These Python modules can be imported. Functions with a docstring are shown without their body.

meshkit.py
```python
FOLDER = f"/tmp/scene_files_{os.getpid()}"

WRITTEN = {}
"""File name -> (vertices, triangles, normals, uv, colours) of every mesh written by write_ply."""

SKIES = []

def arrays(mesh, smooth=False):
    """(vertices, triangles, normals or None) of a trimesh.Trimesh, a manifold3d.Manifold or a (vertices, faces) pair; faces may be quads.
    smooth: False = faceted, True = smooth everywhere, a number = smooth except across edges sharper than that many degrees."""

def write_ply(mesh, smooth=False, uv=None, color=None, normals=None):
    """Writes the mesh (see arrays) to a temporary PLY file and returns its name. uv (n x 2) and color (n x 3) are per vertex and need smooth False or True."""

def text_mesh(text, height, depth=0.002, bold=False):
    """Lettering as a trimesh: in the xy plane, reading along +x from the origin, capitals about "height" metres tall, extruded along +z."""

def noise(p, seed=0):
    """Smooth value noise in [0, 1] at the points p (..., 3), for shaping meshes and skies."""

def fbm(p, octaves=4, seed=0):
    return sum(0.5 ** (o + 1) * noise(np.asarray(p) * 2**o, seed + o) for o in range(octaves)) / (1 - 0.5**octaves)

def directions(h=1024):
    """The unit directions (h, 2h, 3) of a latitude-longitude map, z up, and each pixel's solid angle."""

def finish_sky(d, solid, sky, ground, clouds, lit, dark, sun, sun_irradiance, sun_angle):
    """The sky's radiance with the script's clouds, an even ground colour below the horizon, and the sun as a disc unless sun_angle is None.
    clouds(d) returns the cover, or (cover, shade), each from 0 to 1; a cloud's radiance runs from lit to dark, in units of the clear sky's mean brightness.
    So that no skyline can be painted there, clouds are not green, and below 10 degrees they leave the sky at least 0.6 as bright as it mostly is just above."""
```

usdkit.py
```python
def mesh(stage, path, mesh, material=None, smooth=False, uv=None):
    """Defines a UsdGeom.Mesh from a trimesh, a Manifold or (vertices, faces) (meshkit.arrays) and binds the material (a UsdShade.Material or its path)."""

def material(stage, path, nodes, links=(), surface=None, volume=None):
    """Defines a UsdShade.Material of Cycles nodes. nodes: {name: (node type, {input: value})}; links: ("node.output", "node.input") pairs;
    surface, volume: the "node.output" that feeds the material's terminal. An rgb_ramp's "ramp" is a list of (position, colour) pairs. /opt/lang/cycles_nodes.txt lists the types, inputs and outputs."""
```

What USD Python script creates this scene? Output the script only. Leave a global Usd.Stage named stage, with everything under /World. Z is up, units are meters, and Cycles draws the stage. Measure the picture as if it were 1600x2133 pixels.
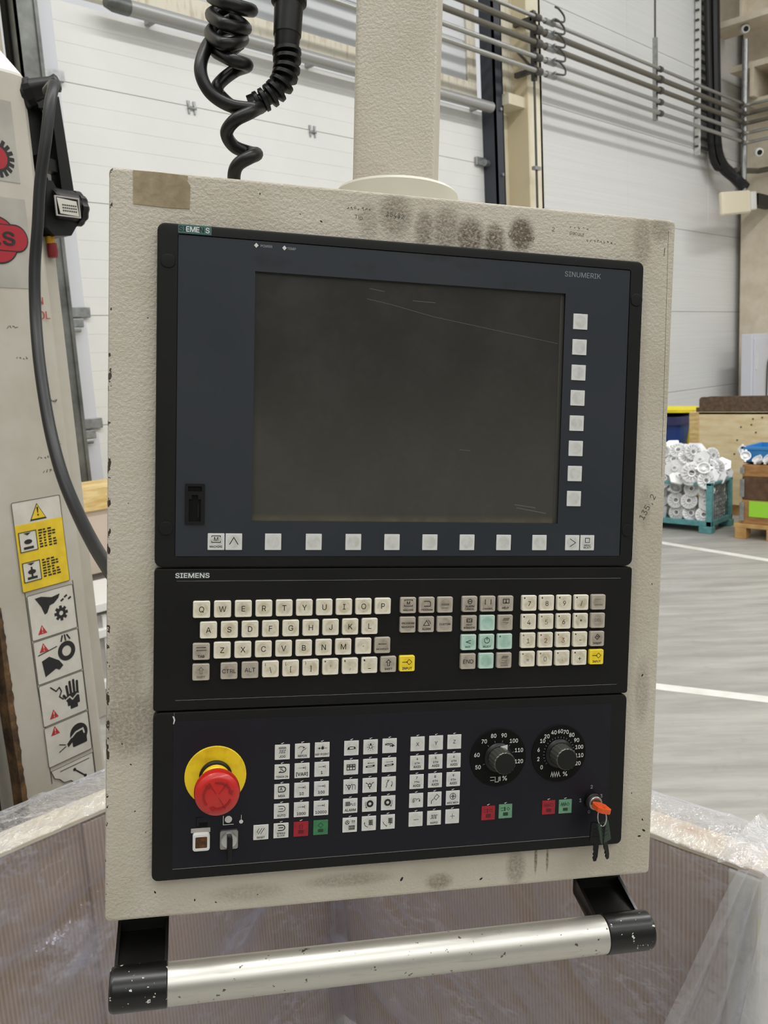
import math, random
import numpy as np, trimesh, manifold3d
from shapely.geometry import Polygon, LineString, Point, box as sbox
from shapely.ops import unary_union
from shapely import affinity
from pxr import Usd, UsdGeom, UsdLux, UsdShade, Gf, Sdf
import usdkit, meshkit

stage = Usd.Stage.CreateInMemory()
UsdGeom.SetStageUpAxis(stage, 'Z'); UsdGeom.SetStageMetersPerUnit(stage, 1.0)
UsdGeom.Xform.Define(stage, '/World'); UsdGeom.Scope.Define(stage, '/World/Looks')
random.seed(7); RNG = np.random.default_rng(11)

# ------------------------------------------------------------------ camera, light, exposure
EXPOSURE = -1.25
CAM = np.array([0, 0, 1.55])
R_, D_, F_ = np.array([.6967, -.7152, -.0557]), np.array([-.1597, -.0790, -.9840]), np.array([.6994, .6944, -.1693])
cam = UsdGeom.Camera.Define(stage, '/World/camera')
cam.CreateHorizontalApertureAttr(36.0); cam.CreateVerticalApertureAttr(36.0 * 2133 / 1600)
cam.CreateFocalLengthAttr(36.0 * 1800 / 1600)
cam.CreateClippingRangeAttr(Gf.Vec2f(0.05, 200))
cam.CreateFStopAttr(40.5 / 1.6); cam.CreateFocusDistanceAttr(0.80)
cam.CreateExposureAttr(EXPOSURE)
m = np.eye(4); m[0, :3], m[1, :3], m[2, :3], m[3, :3] = R_, -D_, -F_, CAM
cam.AddTransformOp().Set(Gf.Matrix4d(m.tolist()))

dome = UsdLux.DomeLight.Define(stage, '/World/hall_ambient_light')
dome.CreateIntensityAttr(0.50); dome.CreateColorAttr(Gf.Vec3f(0.97, 0.985, 1.0))
def rect_light(name, loc, w, h, power, rot=(0, 0, 0), col=(1, .985, .95)):
    l = UsdLux.RectLight.Define(stage, '/World/' + name)
    l.CreateWidthAttr(w); l.CreateHeightAttr(h); l.CreateIntensityAttr(power); l.CreateColorAttr(Gf.Vec3f(*col))
    l.AddTranslateOp().Set(Gf.Vec3d(*loc)); l.AddRotateXYZOp().Set(Gf.Vec3f(*rot))
# long strip luminaires under the hall roof, running along the back wall
rect_light('strip_luminaire_light', (5.5, 0.3, 6.9), 16, 0.35, 66)
rect_light('strip_luminaire_light_001', (3.0, -4.0, 6.9), 16, 0.35, 40)
rect_light('strip_luminaire_light_002', (1.0, -7.6, 6.9), 16, 0.35, 24)
rect_light('strip_luminaire_light_003', (-4.0, 2.6, 6.9), 8, 0.35, 30)

# ------------------------------------------------------------------ helpers
USED = {}
def numbered(path):
    n = USED.get(path, 0); USED[path] = n + 1
    return path if n == 0 else f'{path}_{n:03d}'
def ppath(parent): return '/World' if parent is None else str(parent.GetPath())
def tag(p, label=None, cat=None, group=None, kind=None):
    for k, v in (('label', label), ('category', cat), ('group', group), ('kind', kind)):
        if v: p.SetCustomDataByKey(k, v)
    return p
def obj(name, mesh, mat, parent=None, smooth=30, loc=None, mat4=None, label=None):
    q = usdkit.mesh(stage, numbered(ppath(parent) + '/' + name), mesh, LOOK[mat], smooth)
    if mat4 is not None: q.AddTransformOp().Set(Gf.Matrix4d(np.asarray(mat4, float).T.tolist()))
    elif loc is not None: q.AddTranslateOp().Set(Gf.Vec3d(*map(float, loc)))
    p = q.GetPrim()
    if label: p.SetCustomDataByKey('label', label)
    return p
def xform(name, parent=None, mat4=None, loc=None, rotz=None):
    x = UsdGeom.Xform.Define(stage, numbered(ppath(parent) + '/' + name))
    if mat4 is not None: x.AddTransformOp().Set(Gf.Matrix4d(np.asarray(mat4, float).T.tolist()))
    if loc is not None: x.AddTranslateOp().Set(Gf.Vec3d(*map(float, loc)))
    if rotz: x.AddRotateZOp().Set(rotz)
    return x.GetPrim()
def thing(name, label, cat, group=None, **kw): return tag(xform(name, None, **kw), label, cat, group)
def struct(name, mesh=None, mat=None, parent=None, **kw):
    p = obj(name, mesh, mat, parent, **kw) if mesh is not None else xform(name, parent, **kw)
    if parent is None: p.SetCustomDataByKey('kind', 'structure')
    return p

def cat(*ms): return trimesh.util.concatenate([x for x in ms if x is not None])
def move(mesh, x=0, y=0, z=0):
    mesh = mesh.copy(); mesh.apply_translation((x, y, z)); return mesh
def tr(mesh, M4): mesh = mesh.copy(); mesh.apply_transform(M4); return mesh
def rot(a, axis, p=(0, 0, 0)): return trimesh.transformations.rotation_matrix(math.radians(a), axis, p)
def rr(w, h, r, n=4):
    r = min(r, w / 2 - 1e-6, h / 2 - 1e-6); out = []
    for cx, cy, a0 in ((w/2-r, h/2-r, 0), (-w/2+r, h/2-r, 90), (-w/2+r, -h/2+r, 180), (w/2-r, -h/2+r, 270)):
        for k in range(n + 1):
            a = math.radians(a0 + 90 * k / n); out.append((cx + r*math.cos(a), cy + r*math.sin(a)))
    return np.array(out)
def loft(rings, cap=True, close=True):
    n = len(rings[0]); V = np.vstack(rings); Fc = []
    for k in range(len(rings) - 1):
        for i in range(n if close else n - 1):
            j = (i + 1) % n; a, b, c_, d = k*n+i, k*n+j, (k+1)*n+j, (k+1)*n+i
            Fc += [(a, b, c_), (a, c_, d)]
    if cap:
        V = np.vstack([V, rings[0].mean(0), rings[-1].mean(0)])
        for i in range(n):
            j = (i + 1) % n; Fc += [(j, i, len(V)-2), ((len(rings)-1)*n+i, (len(rings)-1)*n+j, len(V)-1)]
    return trimesh.Trimesh(V, np.array(Fc), process=False)
def ring3(p2, z): return np.column_stack([p2, np.full(len(p2), z)])
def slab(w, h, r, z0, z1, bev=0.0, n=4, cx=0, cy=0, bot=0.0):
    R = []
    if bot: R.append(ring3(rr(w-2*bot, h-2*bot, max(r-bot, 1e-4), n), z0))
    R.append(ring3(rr(w, h, r, n), z0 + bot))
    if bev:
        R += [ring3(rr(w, h, r, n), z1-bev), ring3(rr(w-.6*bev, h-.6*bev, max(r-.3*bev, 1e-4), n), z1-.3*bev), ring3(rr(w-2*bev, h-2*bev, max(r-bev, 1e-4), n), z1)]
    else: R.append(ring3(rr(w, h, r, n), z1))
    return move(loft(R), cx, cy)
def boxm(x0, x1, y0, y1, z0, z1, bev=0.0):
    if bev: return move(slab(x1-x0, y1-y0, bev, z0, z1, bev, 1, bot=bev), (x0+x1)/2, (y0+y1)/2)
    b = trimesh.creation.box((x1-x0, y1-y0, z1-z0)); b.apply_translation(((x0+x1)/2, (y0+y1)/2, (z0+z1)/2)); return b
def lathe(prof, n=32):
    a = np.linspace(0, 2*math.pi, n, endpoint=False)
    return loft([np.column_stack([r*np.cos(a), r*np.sin(a), np.full(n, z)]) for r, z in prof])
def align(p, q):
    """4x4 taking +z to the direction p->q, at p."""
    p, q = np.asarray(p, float), np.asarray(q, float); d = (q-p)/np.linalg.norm(q-p)
    M4 = trimesh.geometry.align_vectors([0, 0, 1], d); M4[:3, 3] = p; return M4
def rod(p, q, r, n=10): return tr(lathe([(r, 0), (r, np.linalg.norm(np.subtract(q, p)))], n), align(p, q))
def spline(P, per=8):
    P = np.asarray(P, float); Q = np.vstack([2*P[0]-P[1], P, 2*P[-1]-P[-2]]); out = []
    for i in range(1, len(Q)-2):
        for t in np.linspace(0, 1, per, endpoint=False):
            a, b, c_, d = Q[i-1], Q[i], Q[i+1], Q[i+2]
            out.append(.5*((2*b)+(c_-a)*t+(2*a-5*b+4*c_-d)*t*t+(3*b-a-3*c_+d)*t**3))
    out.append(P[-1]); return np.array(out)
def tube(P, r, n=10):
    P = np.asarray(P, float); T = np.gradient(P, axis=0); T /= np.linalg.norm(T, axis=1)[:, None]
    u = np.cross(T[0], [0, 0, 1.0]); u = u if np.linalg.norm(u) > 1e-3 else np.array([1.0, 0, 0]); u /= np.linalg.norm(u); R = []
    rad = np.full(len(P), r) if np.ndim(r) == 0 else np.asarray(r)
    for k in range(len(P)):
        u = u - T[k]*(u@T[k]); u /= np.linalg.norm(u); v = np.cross(T[k], u); a = np.linspace(0, 2*math.pi, n, endpoint=False)
        R.append(P[k] + rad[k]*(np.cos(a)[:, None]*u + np.sin(a)[:, None]*v))
    return loft(R)
def extr(shape, h, z=0.0):
    gs = [g for g in getattr(shape, 'geoms', [shape]) if g.geom_type == 'Polygon' and g.area > 1e-9]
    return cat(*[move(trimesh.creation.extrude_polygon(g, h, engine='earcut'), 0, 0, z) for g in gs])
def man(t): return manifold3d.Manifold(manifold3d.Mesh(np.asarray(t.vertices, np.float32), np.asarray(t.faces, np.uint32)))
def cut(a, *bs):
    a = man(a)
    for b in bs: a = a - man(b)
    g = a.to_mesh(); return trimesh.Trimesh(g.vert_properties[:, :3], g.tri_verts, process=False)
def text(s, h, x=0, y=0, z=0, depth=.1, bold=False, ax='c', rotd=0, squeeze=1.0):
    t = meshkit.text_mesh(s, h, depth, bold); b = t.bounds; w = b[1][0] - b[0][0]
    t.apply_translation((-b[0][0] - (w/2 if ax == 'c' else w if ax == 'r' else 0), -h/2, 0))
    if squeeze != 1: t.apply_scale((squeeze, 1, 1))
    if rotd: t.apply_transform(rot(rotd, (0, 0, 1)))
    t.apply_translation((x, y, z)); return t

# ------------------------------------------------------------------ materials
LOOK = {}
def srgb(r, g, b): return tuple(((c/255)/12.92 if c/255 <= .04045 else ((c/255+.055)/1.055)**2.4) for c in (r, g, b))
def mat(name, col, rough=.5, metal=0.0, var=0.0, vscale=8.0, col2=None, bump=0.0, bscale=40.0, bdist=.001, coord='object', spec=.5, coat=0.0, stretch=None, detail=3, lo=.35, hi=.65):
    nodes = {'p': ('principled_bsdf', {'base_color': col, 'roughness': rough, 'metallic': metal, 'specular_ior_level': spec, 'coat_weight': coat, 'coat_roughness': .1})}
    links = []
    nodes['tc'] = ('texture_coordinate', {}); src = 'tc.object'
    if coord == 'world': nodes['g'] = ('geometry', {}); src = 'g.position'
    if stretch: nodes['mp'] = ('mapping', {'scale': stretch}); links.append((src, 'mp.vector')); src = 'mp.vector'
    if col2 is not None:
        nodes['n'] = ('noise_texture', {'scale': vscale, 'detail': float(detail), 'roughness': .6}); links.append((src, 'n.vector'))
        nodes['r'] = ('rgb_ramp', {'ramp': [(lo, col), (hi, col2)]}); links += [('n.fac', 'r.fac'), ('r.color', 'p.base_color')]
    if bump:
        nodes['bn'] = ('noise_texture', {'scale': bscale, 'detail': 3.0}); nodes['b'] = ('bump', {'strength': bump, 'distance': bdist})
        links += [(src, 'bn.vector'), ('bn.fac', 'b.height'), ('b.normal', 'p.normal')]
    LOOK[name] = usdkit.material(stage, '/World/Looks/' + name, nodes, links, surface='p.BSDF')
class G:
    """small graph builder: every call adds a node and returns its output."""
    def __init__(s): s.n, s.l, s.k = {}, [], 0
    def __call__(s, kind, out, inputs=None, **links):
        name = f'n{s.k}'; s.k += 1; s.n[name] = (kind, inputs or {})
        for k, v in links.items(): s.l.append((v, f'{name}.{k}'))
        return f'{name}.{out}'
    def math(s, op, a, b=None):
        i, l = {'math_type': op}, {}
        for k, v in (('value1', a), ('value2', b)):
            if v is None: continue
            if isinstance(v, str): l[k] = v
            else: i[k] = float(v)
        return s('math', 'value', i, **l)
    def smooth(s, v, a, b, lo=0.0, hi=1.0): return s('map_range', 'result', {'range_type': 'smoothstep', 'from_min': a, 'from_max': b, 'to_min': lo, 'to_max': hi}, value=v)
    def noise(s, vec, scale, detail=3.0, rough=.55): return s('noise_texture', 'fac', {'scale': float(scale), 'detail': float(detail), 'roughness': rough}, vector=vec)
    def mix(s, f, a, b):
        i, l = {}, {}
        for k, v in (('fac', f), ('a', a), ('b', b)):
            if isinstance(v, str): l[k] = v
            else: i[k] = v
        return s('mix_color', 'result', i, **l)
    def blob(s, vec, c, rx, ry, soft=.5):
        m_ = s('mapping', 'vector', {'mapping_type': 'point', 'location': (-c[0]/rx, -c[1]/ry, 0), 'scale': (1/rx, 1/ry, 0)}, vector=vec)
        d = s('vector_math', 'value', {'math_type': 'length'}, vector1=m_)
        return s.smooth(d, 1 - soft, 1 + soft*.3, 1.0, 0.0)
    def done(s, name, surface): LOOK[name] = usdkit.material(stage, '/World/Looks/' + name, s.n, s.l, surface=surface)

def cabinet_paint(name, stains):
    g = G(); o = g('texture_coordinate', 'object'); sx = g('separate_xyz', 'x', vector=o)
    base = g.mix(g.smooth(g.noise(o, 9, 4), .4, .7), srgb(198, 191, 176), srgb(186, 178, 161))
    if stains:
        grain = g.smooth(g.noise(o, 380, 3, .6), .2, .75, .3, 1.0)
        tot = None
        # fingerprints and oil on the top margin, edge grime, drips near the keys, rubbed left edge (metres, cabinet frame)
        for c, rx, ry, a in (((-.044, .670), .012, .019, .35), ((-.018, .678), .020, .024, .5), ((.012, .667), .012, .021, .62), ((.034, .668), .018, .025, .55), ((.058, .664), .018, .022, .75), ((.084, .660), .013, .022, .8), ((.112, .670), .015, .019, 1.0),
                             ((-.262, .190), .030, .040, .45), ((-.266, .235), .020, .055, .35), ((.245, .674), .012, .030, .35), ((.265, .688), .014, .016, .4), ((-.235, .395), .006, .025, .35), ((-.228, .35), .008, .012, .3),
                             ((.128, .020), .012, .022, .45), ((.150, .028), .002, .018, .7), ((.163, .026), .0016, .016, .7), ((.045, .012), .016, .010, .5), ((-.05, .022), .05, .008, .35), ((-.15, .018), .04, .010, .25), ((.265, .20), .010, .040, .3), ((.26, .40), .008, .03, .25)):
            b = g.math('multiply', g.blob(o, c, rx, ry, .55), a)
            tot = b if tot is None else g.math('maximum', tot, b)
        f = g.math('multiply', tot, grain)
        base = g.mix(g.math('minimum', g.math('multiply', f, 1.35), .92), base, srgb(88, 74, 56))
        # bare dark chips on the long left edge
        syc = g('separate_xyz', 'y', vector=o); near = g.math('multiply', g.smooth(sx, -.2800, -.2765, 1.0, 0.0), g.smooth(syc, .62, .30, .93, 1.0))
        chip = g.math('multiply', near, g.smooth(g.math('multiply', near, g.noise(o, 95, 3)), .575, .59))
        base = g.mix(chip, base, srgb(58, 44, 36))
        gr = g.smooth(g.noise(o, 3.2, 5, .7), .52, .75, 0, .3); base = g.mix(gr, base, srgb(150, 140, 118))
    bn = g('bump', 'normal', {'strength': .7, 'distance': .0012}, height=g.noise(o, 360, 2.0, .5))
    p = g('principled_bsdf', 'BSDF', {'roughness': .42, 'specular_ior_level': .5}, base_color=base, normal=bn)
    g.done(name, p)
cabinet_paint('cabinet_paint', True); cabinet_paint('mast_paint', False)
mat('paint_smooth', srgb(205, 202, 186), .4)
mat('sticker_residue', srgb(164, 150, 122), .7, col2=srgb(142, 126, 98), vscale=60, bump=.3, bscale=200)
mat('bezel_black', srgb(19, 20, 20), .5, col2=srgb(23, 23, 23), vscale=20, spec=.25, bump=.08, bscale=900, bdist=.0003)
mat('groove_black', srgb(6, 6, 6), .7, spec=.2)
g = G(); o = g('texture_coordinate', 'object')
base = g.mix(g.smooth(g.noise(o, 5, 3), .35, .65), srgb(41, 46, 53), srgb(47, 51, 57)); sm = None
for c, rx, ry in (((.020, .301), .026, .006), ((.050, .297), .018, .006), ((.097, .281), .020, .006), ((.117, .284), .010, .009), ((-.05, .289), .02, .006), ((-.14, .286), .03, .008)):
    b = g.blob(o, c, rx, ry, .6); sm = b if sm is None else g.math('maximum', sm, b)
base = g.mix(g.math('multiply', sm, g.smooth(g.noise(o, 90, 4, .6), .35, .7, 0, .55)), base, srgb(34, 33, 34))
g.done('front_plate_blue', g('principled_bsdf', 'BSDF', {'roughness': .42, 'specular_ior_level': .35}, base_color=base))
mat('front_plate_violet', srgb(23, 22, 30), .45, col2=srgb(27, 26, 34), vscale=5, spec=.25)
mat('keyboard_black', srgb(19, 19, 18), .55, col2=srgb(23, 22, 21), vscale=12, spec=.22)
def key_mat(name, c1, c2, rim):
    g = G(); o = g('texture_coordinate', 'object'); w = g('geometry', 'position')
    inner = g.blob(o, (0, 0), .0068, .0068, .30)
    f = g.math('multiply', inner, g.smooth(g.noise(w, 130, 3, .6), .30, .68, .25, 1.0))
    big = g.smooth(g.noise(w, 38, 2), .5, .72, 0, .55)
    base = g.mix(f, rim, g.mix(big, c1, c2))
    g.done(name, g('principled_bsdf', 'BSDF', {'roughness': .4}, base_color=base))
key_mat('key_cream', srgb(198, 187, 158), srgb(160, 147, 117), srgb(230, 224, 207))
key_mat('key_grey', srgb(152, 141, 126), srgb(130, 120, 106), srgb(180, 172, 158))
key_mat('key_green', srgb(150, 188, 170), srgb(116, 156, 138), srgb(188, 214, 200))
key_mat('key_yellow', srgb(236, 204, 24), srgb(214, 182, 18), srgb(246, 220, 56))
key_mat('key_membrane', srgb(196, 196, 190), srgb(176, 173, 163), srgb(214, 214, 209))
key_mat('key_softkey', srgb(196, 196, 190), srgb(172, 170, 160), srgb(216, 217, 214))
mat('key_red', srgb(166, 26, 42), .4, col2=srgb(144, 20, 36), vscale=150)
mat('key_go_green', srgb(62, 128, 84), .4, col2=srgb(52, 112, 74), vscale=150)
mat('key_pale_green', srgb(112, 160, 128), .4, col2=srgb(100, 146, 116), vscale=150)
mat('ink_black', srgb(26, 26, 26), .6); mat('ink_faded', srgb(112, 104, 92), .6); mat('ink_white', srgb(212, 212, 208), .5); mat('ink_grey', srgb(132, 136, 138), .5)
mat('ink_pencil', srgb(84, 80, 70), .7); mat('ink_red', srgb(176, 52, 52), .5); mat('ink_brown', srgb(140, 62, 48), .6)
mat('ink_dark_green', srgb(24, 58, 38), .6); mat('ink_dark_red', srgb(92, 10, 22), .6)
mat('logo_teal', srgb(62, 104, 100), .35); mat('logo_dark', srgb(36, 52, 52), .4)
g = G(); o = g('texture_coordinate', 'object')
dust = g.smooth(g.noise(o, 6, 5, .65), .45, .8, 0, .5)
sy = g('separate_xyz', 'y', vector=o); sxx = g('separate_xyz', 'x', vector=o)
edge = g.math('multiply', g.smooth(sy, .0432, .052, 1, 0), g.noise(o, 60, 3))
base = g.mix(dust, srgb(40, 39, 36), srgb(58, 56, 50)); base = g.mix(g.smooth(sy, .24, .06, 0, .4), base, srgb(88, 86, 78)); base = g.mix(edge, base, srgb(110, 104, 84))  # lighter towards the bottom: floor reflection painted into the glass colour
g.done('screen_glass', g('principled_bsdf', 'BSDF', {'specular_ior_level': .6}, base_color=base, roughness=g.smooth(g.noise(o, 14, 4), .35, .7, .16, .34)))
mat('screen_scratch', srgb(88, 87, 80), .5)
mat('screen_rim', srgb(62, 60, 54), .5)
mat('stop_yellow', srgb(238, 206, 30), .4, col2=srgb(206, 172, 24), vscale=45, lo=.5, hi=.75)
mat('stop_red', srgb(196, 36, 30), .32, col2=srgb(188, 32, 28), vscale=60, coat=.3); mat('stop_red_dark', srgb(150, 26, 24), .4); mat('stop_orange', srgb(222, 74, 34), .35)
mat('plastic_black', srgb(14, 14, 14), .42, spec=.35); mat('plastic_black_gloss', srgb(14, 14, 14), .28); mat('rubber_black', srgb(15, 15, 15), .38, spec=.4); mat('knob_face', srgb(22, 23, 21), .6, spec=.3)
mat('knob_metal', srgb(112, 112, 106), .36, metal=.7); mat('chrome', srgb(200, 200, 198), .18, metal=1.0); mat('steel_satin', srgb(168, 168, 164), .34, metal=.9); mat('lamp_amber', srgb(110, 64, 12), .25, col2=srgb(58, 34, 8), vscale=250)
mat('key_orange', srgb(214, 84, 34), .4); mat('key_plastic_green', srgb(38, 56, 42), .4)
g = G(); o = g('texture_coordinate', 'object')
sc = g.smooth(g.noise(o, 130, 3, .6), .66, .69); mp = g('mapping', 'vector', {'scale': (6, 60, 60)}, vector=o)
base = g.mix(g.math('multiply', sc, .85), srgb(206, 204, 196), srgb(70, 64, 56)); base = g.mix(g.smooth(g.noise(mp, 6, 4), .55, .8, 0, .35), base, srgb(150, 142, 126))
g.done('handle_aluminium', g('principled_bsdf', 'BSDF', {'metallic': .85, 'roughness': .38}, base_color=base))
g = G(); o = g('texture_coordinate', 'object')
base = g.mix(g.smooth(g.noise(o, 150, 3, .6), .66, .68), srgb(14, 14, 14), srgb(206, 206, 202))
g.done('handle_black', g('principled_bsdf', 'BSDF', {'roughness': .3}, base_color=base))
# hall
g = G(); w = g('geometry', 'position')
m0 = g('mapping', 'vector', {'rotation': (0, 0, .86)}, vector=w); mp = g('mapping', 'vector', {'scale': (.8, 5, 1)}, vector=m0)
base = g.mix(g.smooth(g.noise(mp, 1.6, 6, .65), .3, .72), srgb(150, 148, 143), srgb(178, 176, 170)); base = g.mix(g.smooth(g.noise(w, 9, 5, .7), .55, .8, 0, .35), base, srgb(124, 120, 112))
g.done('floor_concrete', g('principled_bsdf', 'BSDF', {'specular_ior_level': .4}, base_color=base, roughness=g.smooth(g.noise(mp, 3, 3), .3, .7, .35, .6)))
mat('paint_white_line', srgb(232, 231, 226), .6, col2=srgb(214, 212, 204), vscale=6)
mat('wall_white', srgb(226, 227, 226), .5, col2=srgb(219, 220, 219), vscale=1.5, bump=.15, bscale=1, stretch=(.3, .3, 42), bdist=.004)
mat('wall_far', srgb(150, 150, 146), .7)
mat('door_white', srgb(232, 232, 228), .45, col2=srgb(226, 227, 224), vscale=2, bump=.2, bscale=90, bdist=.0006)
mat('stile_white', srgb(214, 216, 222), .4); mat('zinc', srgb(176, 178, 178), .38, metal=.8, col2=srgb(150, 152, 152), vscale=25); mat('track_grey', srgb(128, 130, 126), .4, metal=.5, col2=srgb(92, 94, 92), vscale=6)
mat('track_dark', srgb(52, 56, 66), .5); mat('beam_grey', srgb(168, 168, 166), .4, metal=.4)
mat('steel_cream', srgb(232, 226, 204), .5, col2=srgb(218, 208, 182), vscale=4); mat('steel_cream_shaded', srgb(224, 211, 178), .55)  # darker cream for the column web: recess shade put into the colour
mat('lintel_stained', srgb(224, 218, 200), .6, col2=srgb(176, 152, 118), vscale=7, stretch=(3, 3, .7), detail=5, lo=.5, hi=.8)
mat('glazing_white', srgb(216, 218, 220), .3, col2=srgb(186, 190, 194), vscale=1.0, stretch=(.2, .2, 3)); mat('steel_beige_dim', srgb(222, 211, 192), .6, col2=srgb(206, 194, 172), vscale=5)
mat('pipe_steel', srgb(170, 170, 166), .38, metal=.75); mat('pipe_dark', srgb(112, 108, 98), .45, metal=.5); mat('pipe_bracket', srgb(84, 82, 78), .5, metal=.4)
mat('cable_black', srgb(20, 20, 22), .4, spec=.4)
mat('machine_paint', srgb(186, 181, 169), .5, col2=srgb(156, 148, 132), vscale=3.2, detail=5, lo=.45, hi=.8, bump=.06, bscale=300, bdist=.0004)
mat('machine_white', srgb(238, 236, 226), .45); mat('vinyl_grey', srgb(174, 171, 162), .45, col2=srgb(156, 152, 142), vscale=8); mat('rust', srgb(110, 82, 50), .8, col2=srgb(52, 38, 26), vscale=30, bump=.5, bscale=80, bdist=.004)
mat('dark_cloth', srgb(66, 68, 62), .8, col2=srgb(38, 40, 36), vscale=10, bump=.5, bscale=14, bdist=.02)
mat('decal_white', srgb(208, 206, 196), .45, col2=srgb(196, 192, 180), vscale=20); mat('decal_yellow', srgb(232, 200, 40), .45, col2=srgb(214, 182, 36), vscale=25); mat('decal_red', srgb(178, 40, 44), .45); mat('decal_line', srgb(70, 66, 60), .5)
mat('emblem_red', srgb(160, 28, 42), .45); mat('connector_red', srgb(120, 24, 28), .4); mat('connector_brass', srgb(186, 140, 40), .35, metal=.6)
mat('rim_wood', srgb(214, 206, 190), .55, col2=srgb(168, 112, 58), vscale=7, stretch=(1, .5, 1), detail=5, lo=.45, hi=.62)
mat('rim_cream', srgb(226, 218, 202), .5, col2=srgb(206, 194, 172), vscale=5)
def corrugated(name, axis):
    g = G(); o = g('texture_coordinate', 'object'); sp = g('separate_xyz', axis, vector=o)
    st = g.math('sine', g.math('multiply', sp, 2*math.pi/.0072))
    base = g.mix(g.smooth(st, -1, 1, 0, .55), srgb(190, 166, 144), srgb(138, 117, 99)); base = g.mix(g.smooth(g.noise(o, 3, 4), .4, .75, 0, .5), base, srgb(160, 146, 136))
    bn = g('bump', 'normal', {'strength': .4, 'distance': .002}, height=st)
    g.done(name, g('principled_bsdf', 'BSDF', {'roughness': .5}, base_color=base, normal=bn))
corrugated('corrugated_x', 'x'); corrugated('corrugated_y', 'y')
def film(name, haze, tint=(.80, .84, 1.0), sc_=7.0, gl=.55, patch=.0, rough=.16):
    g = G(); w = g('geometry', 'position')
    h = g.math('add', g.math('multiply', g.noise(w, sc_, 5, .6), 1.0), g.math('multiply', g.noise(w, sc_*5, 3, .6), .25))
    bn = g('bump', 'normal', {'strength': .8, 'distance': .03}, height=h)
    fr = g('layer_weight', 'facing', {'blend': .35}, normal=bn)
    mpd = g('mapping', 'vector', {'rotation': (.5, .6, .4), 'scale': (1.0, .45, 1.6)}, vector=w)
    painted_reflection = g.smooth(g.noise(mpd, sc_*.6, 9, .68), .52, .70, 0, patch)  # reflection streaks painted into the film as cloudy noise patches
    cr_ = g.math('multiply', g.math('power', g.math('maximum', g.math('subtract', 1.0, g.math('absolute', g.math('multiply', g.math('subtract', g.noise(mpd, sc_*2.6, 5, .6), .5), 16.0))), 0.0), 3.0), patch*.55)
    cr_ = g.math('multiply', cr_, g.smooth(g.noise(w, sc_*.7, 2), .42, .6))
    fac = g.math('minimum', g.math('add', g.math('add', g.math('multiply', fr, gl), haze), g.math('add', painted_reflection, cr_)), .92)
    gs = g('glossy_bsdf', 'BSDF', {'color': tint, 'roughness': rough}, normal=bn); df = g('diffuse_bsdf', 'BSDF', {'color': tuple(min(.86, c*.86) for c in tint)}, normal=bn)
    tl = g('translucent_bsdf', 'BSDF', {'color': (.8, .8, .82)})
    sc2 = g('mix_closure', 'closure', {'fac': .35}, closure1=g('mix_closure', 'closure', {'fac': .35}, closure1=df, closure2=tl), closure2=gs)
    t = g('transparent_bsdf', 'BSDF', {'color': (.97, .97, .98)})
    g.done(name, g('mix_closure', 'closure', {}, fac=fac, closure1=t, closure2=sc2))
film('film_wall', .07, (.76, .79, .98), 6.0, .8, .55, .10); film('film_rim', .07, (1, 1, 1), 12.0, .8, .45, .10); film('film_drape', .20, (.95, .96, 1), 4.0, 1.0, .25, .12)  # blue tint of the wall film stands in for bluish reflections
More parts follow.
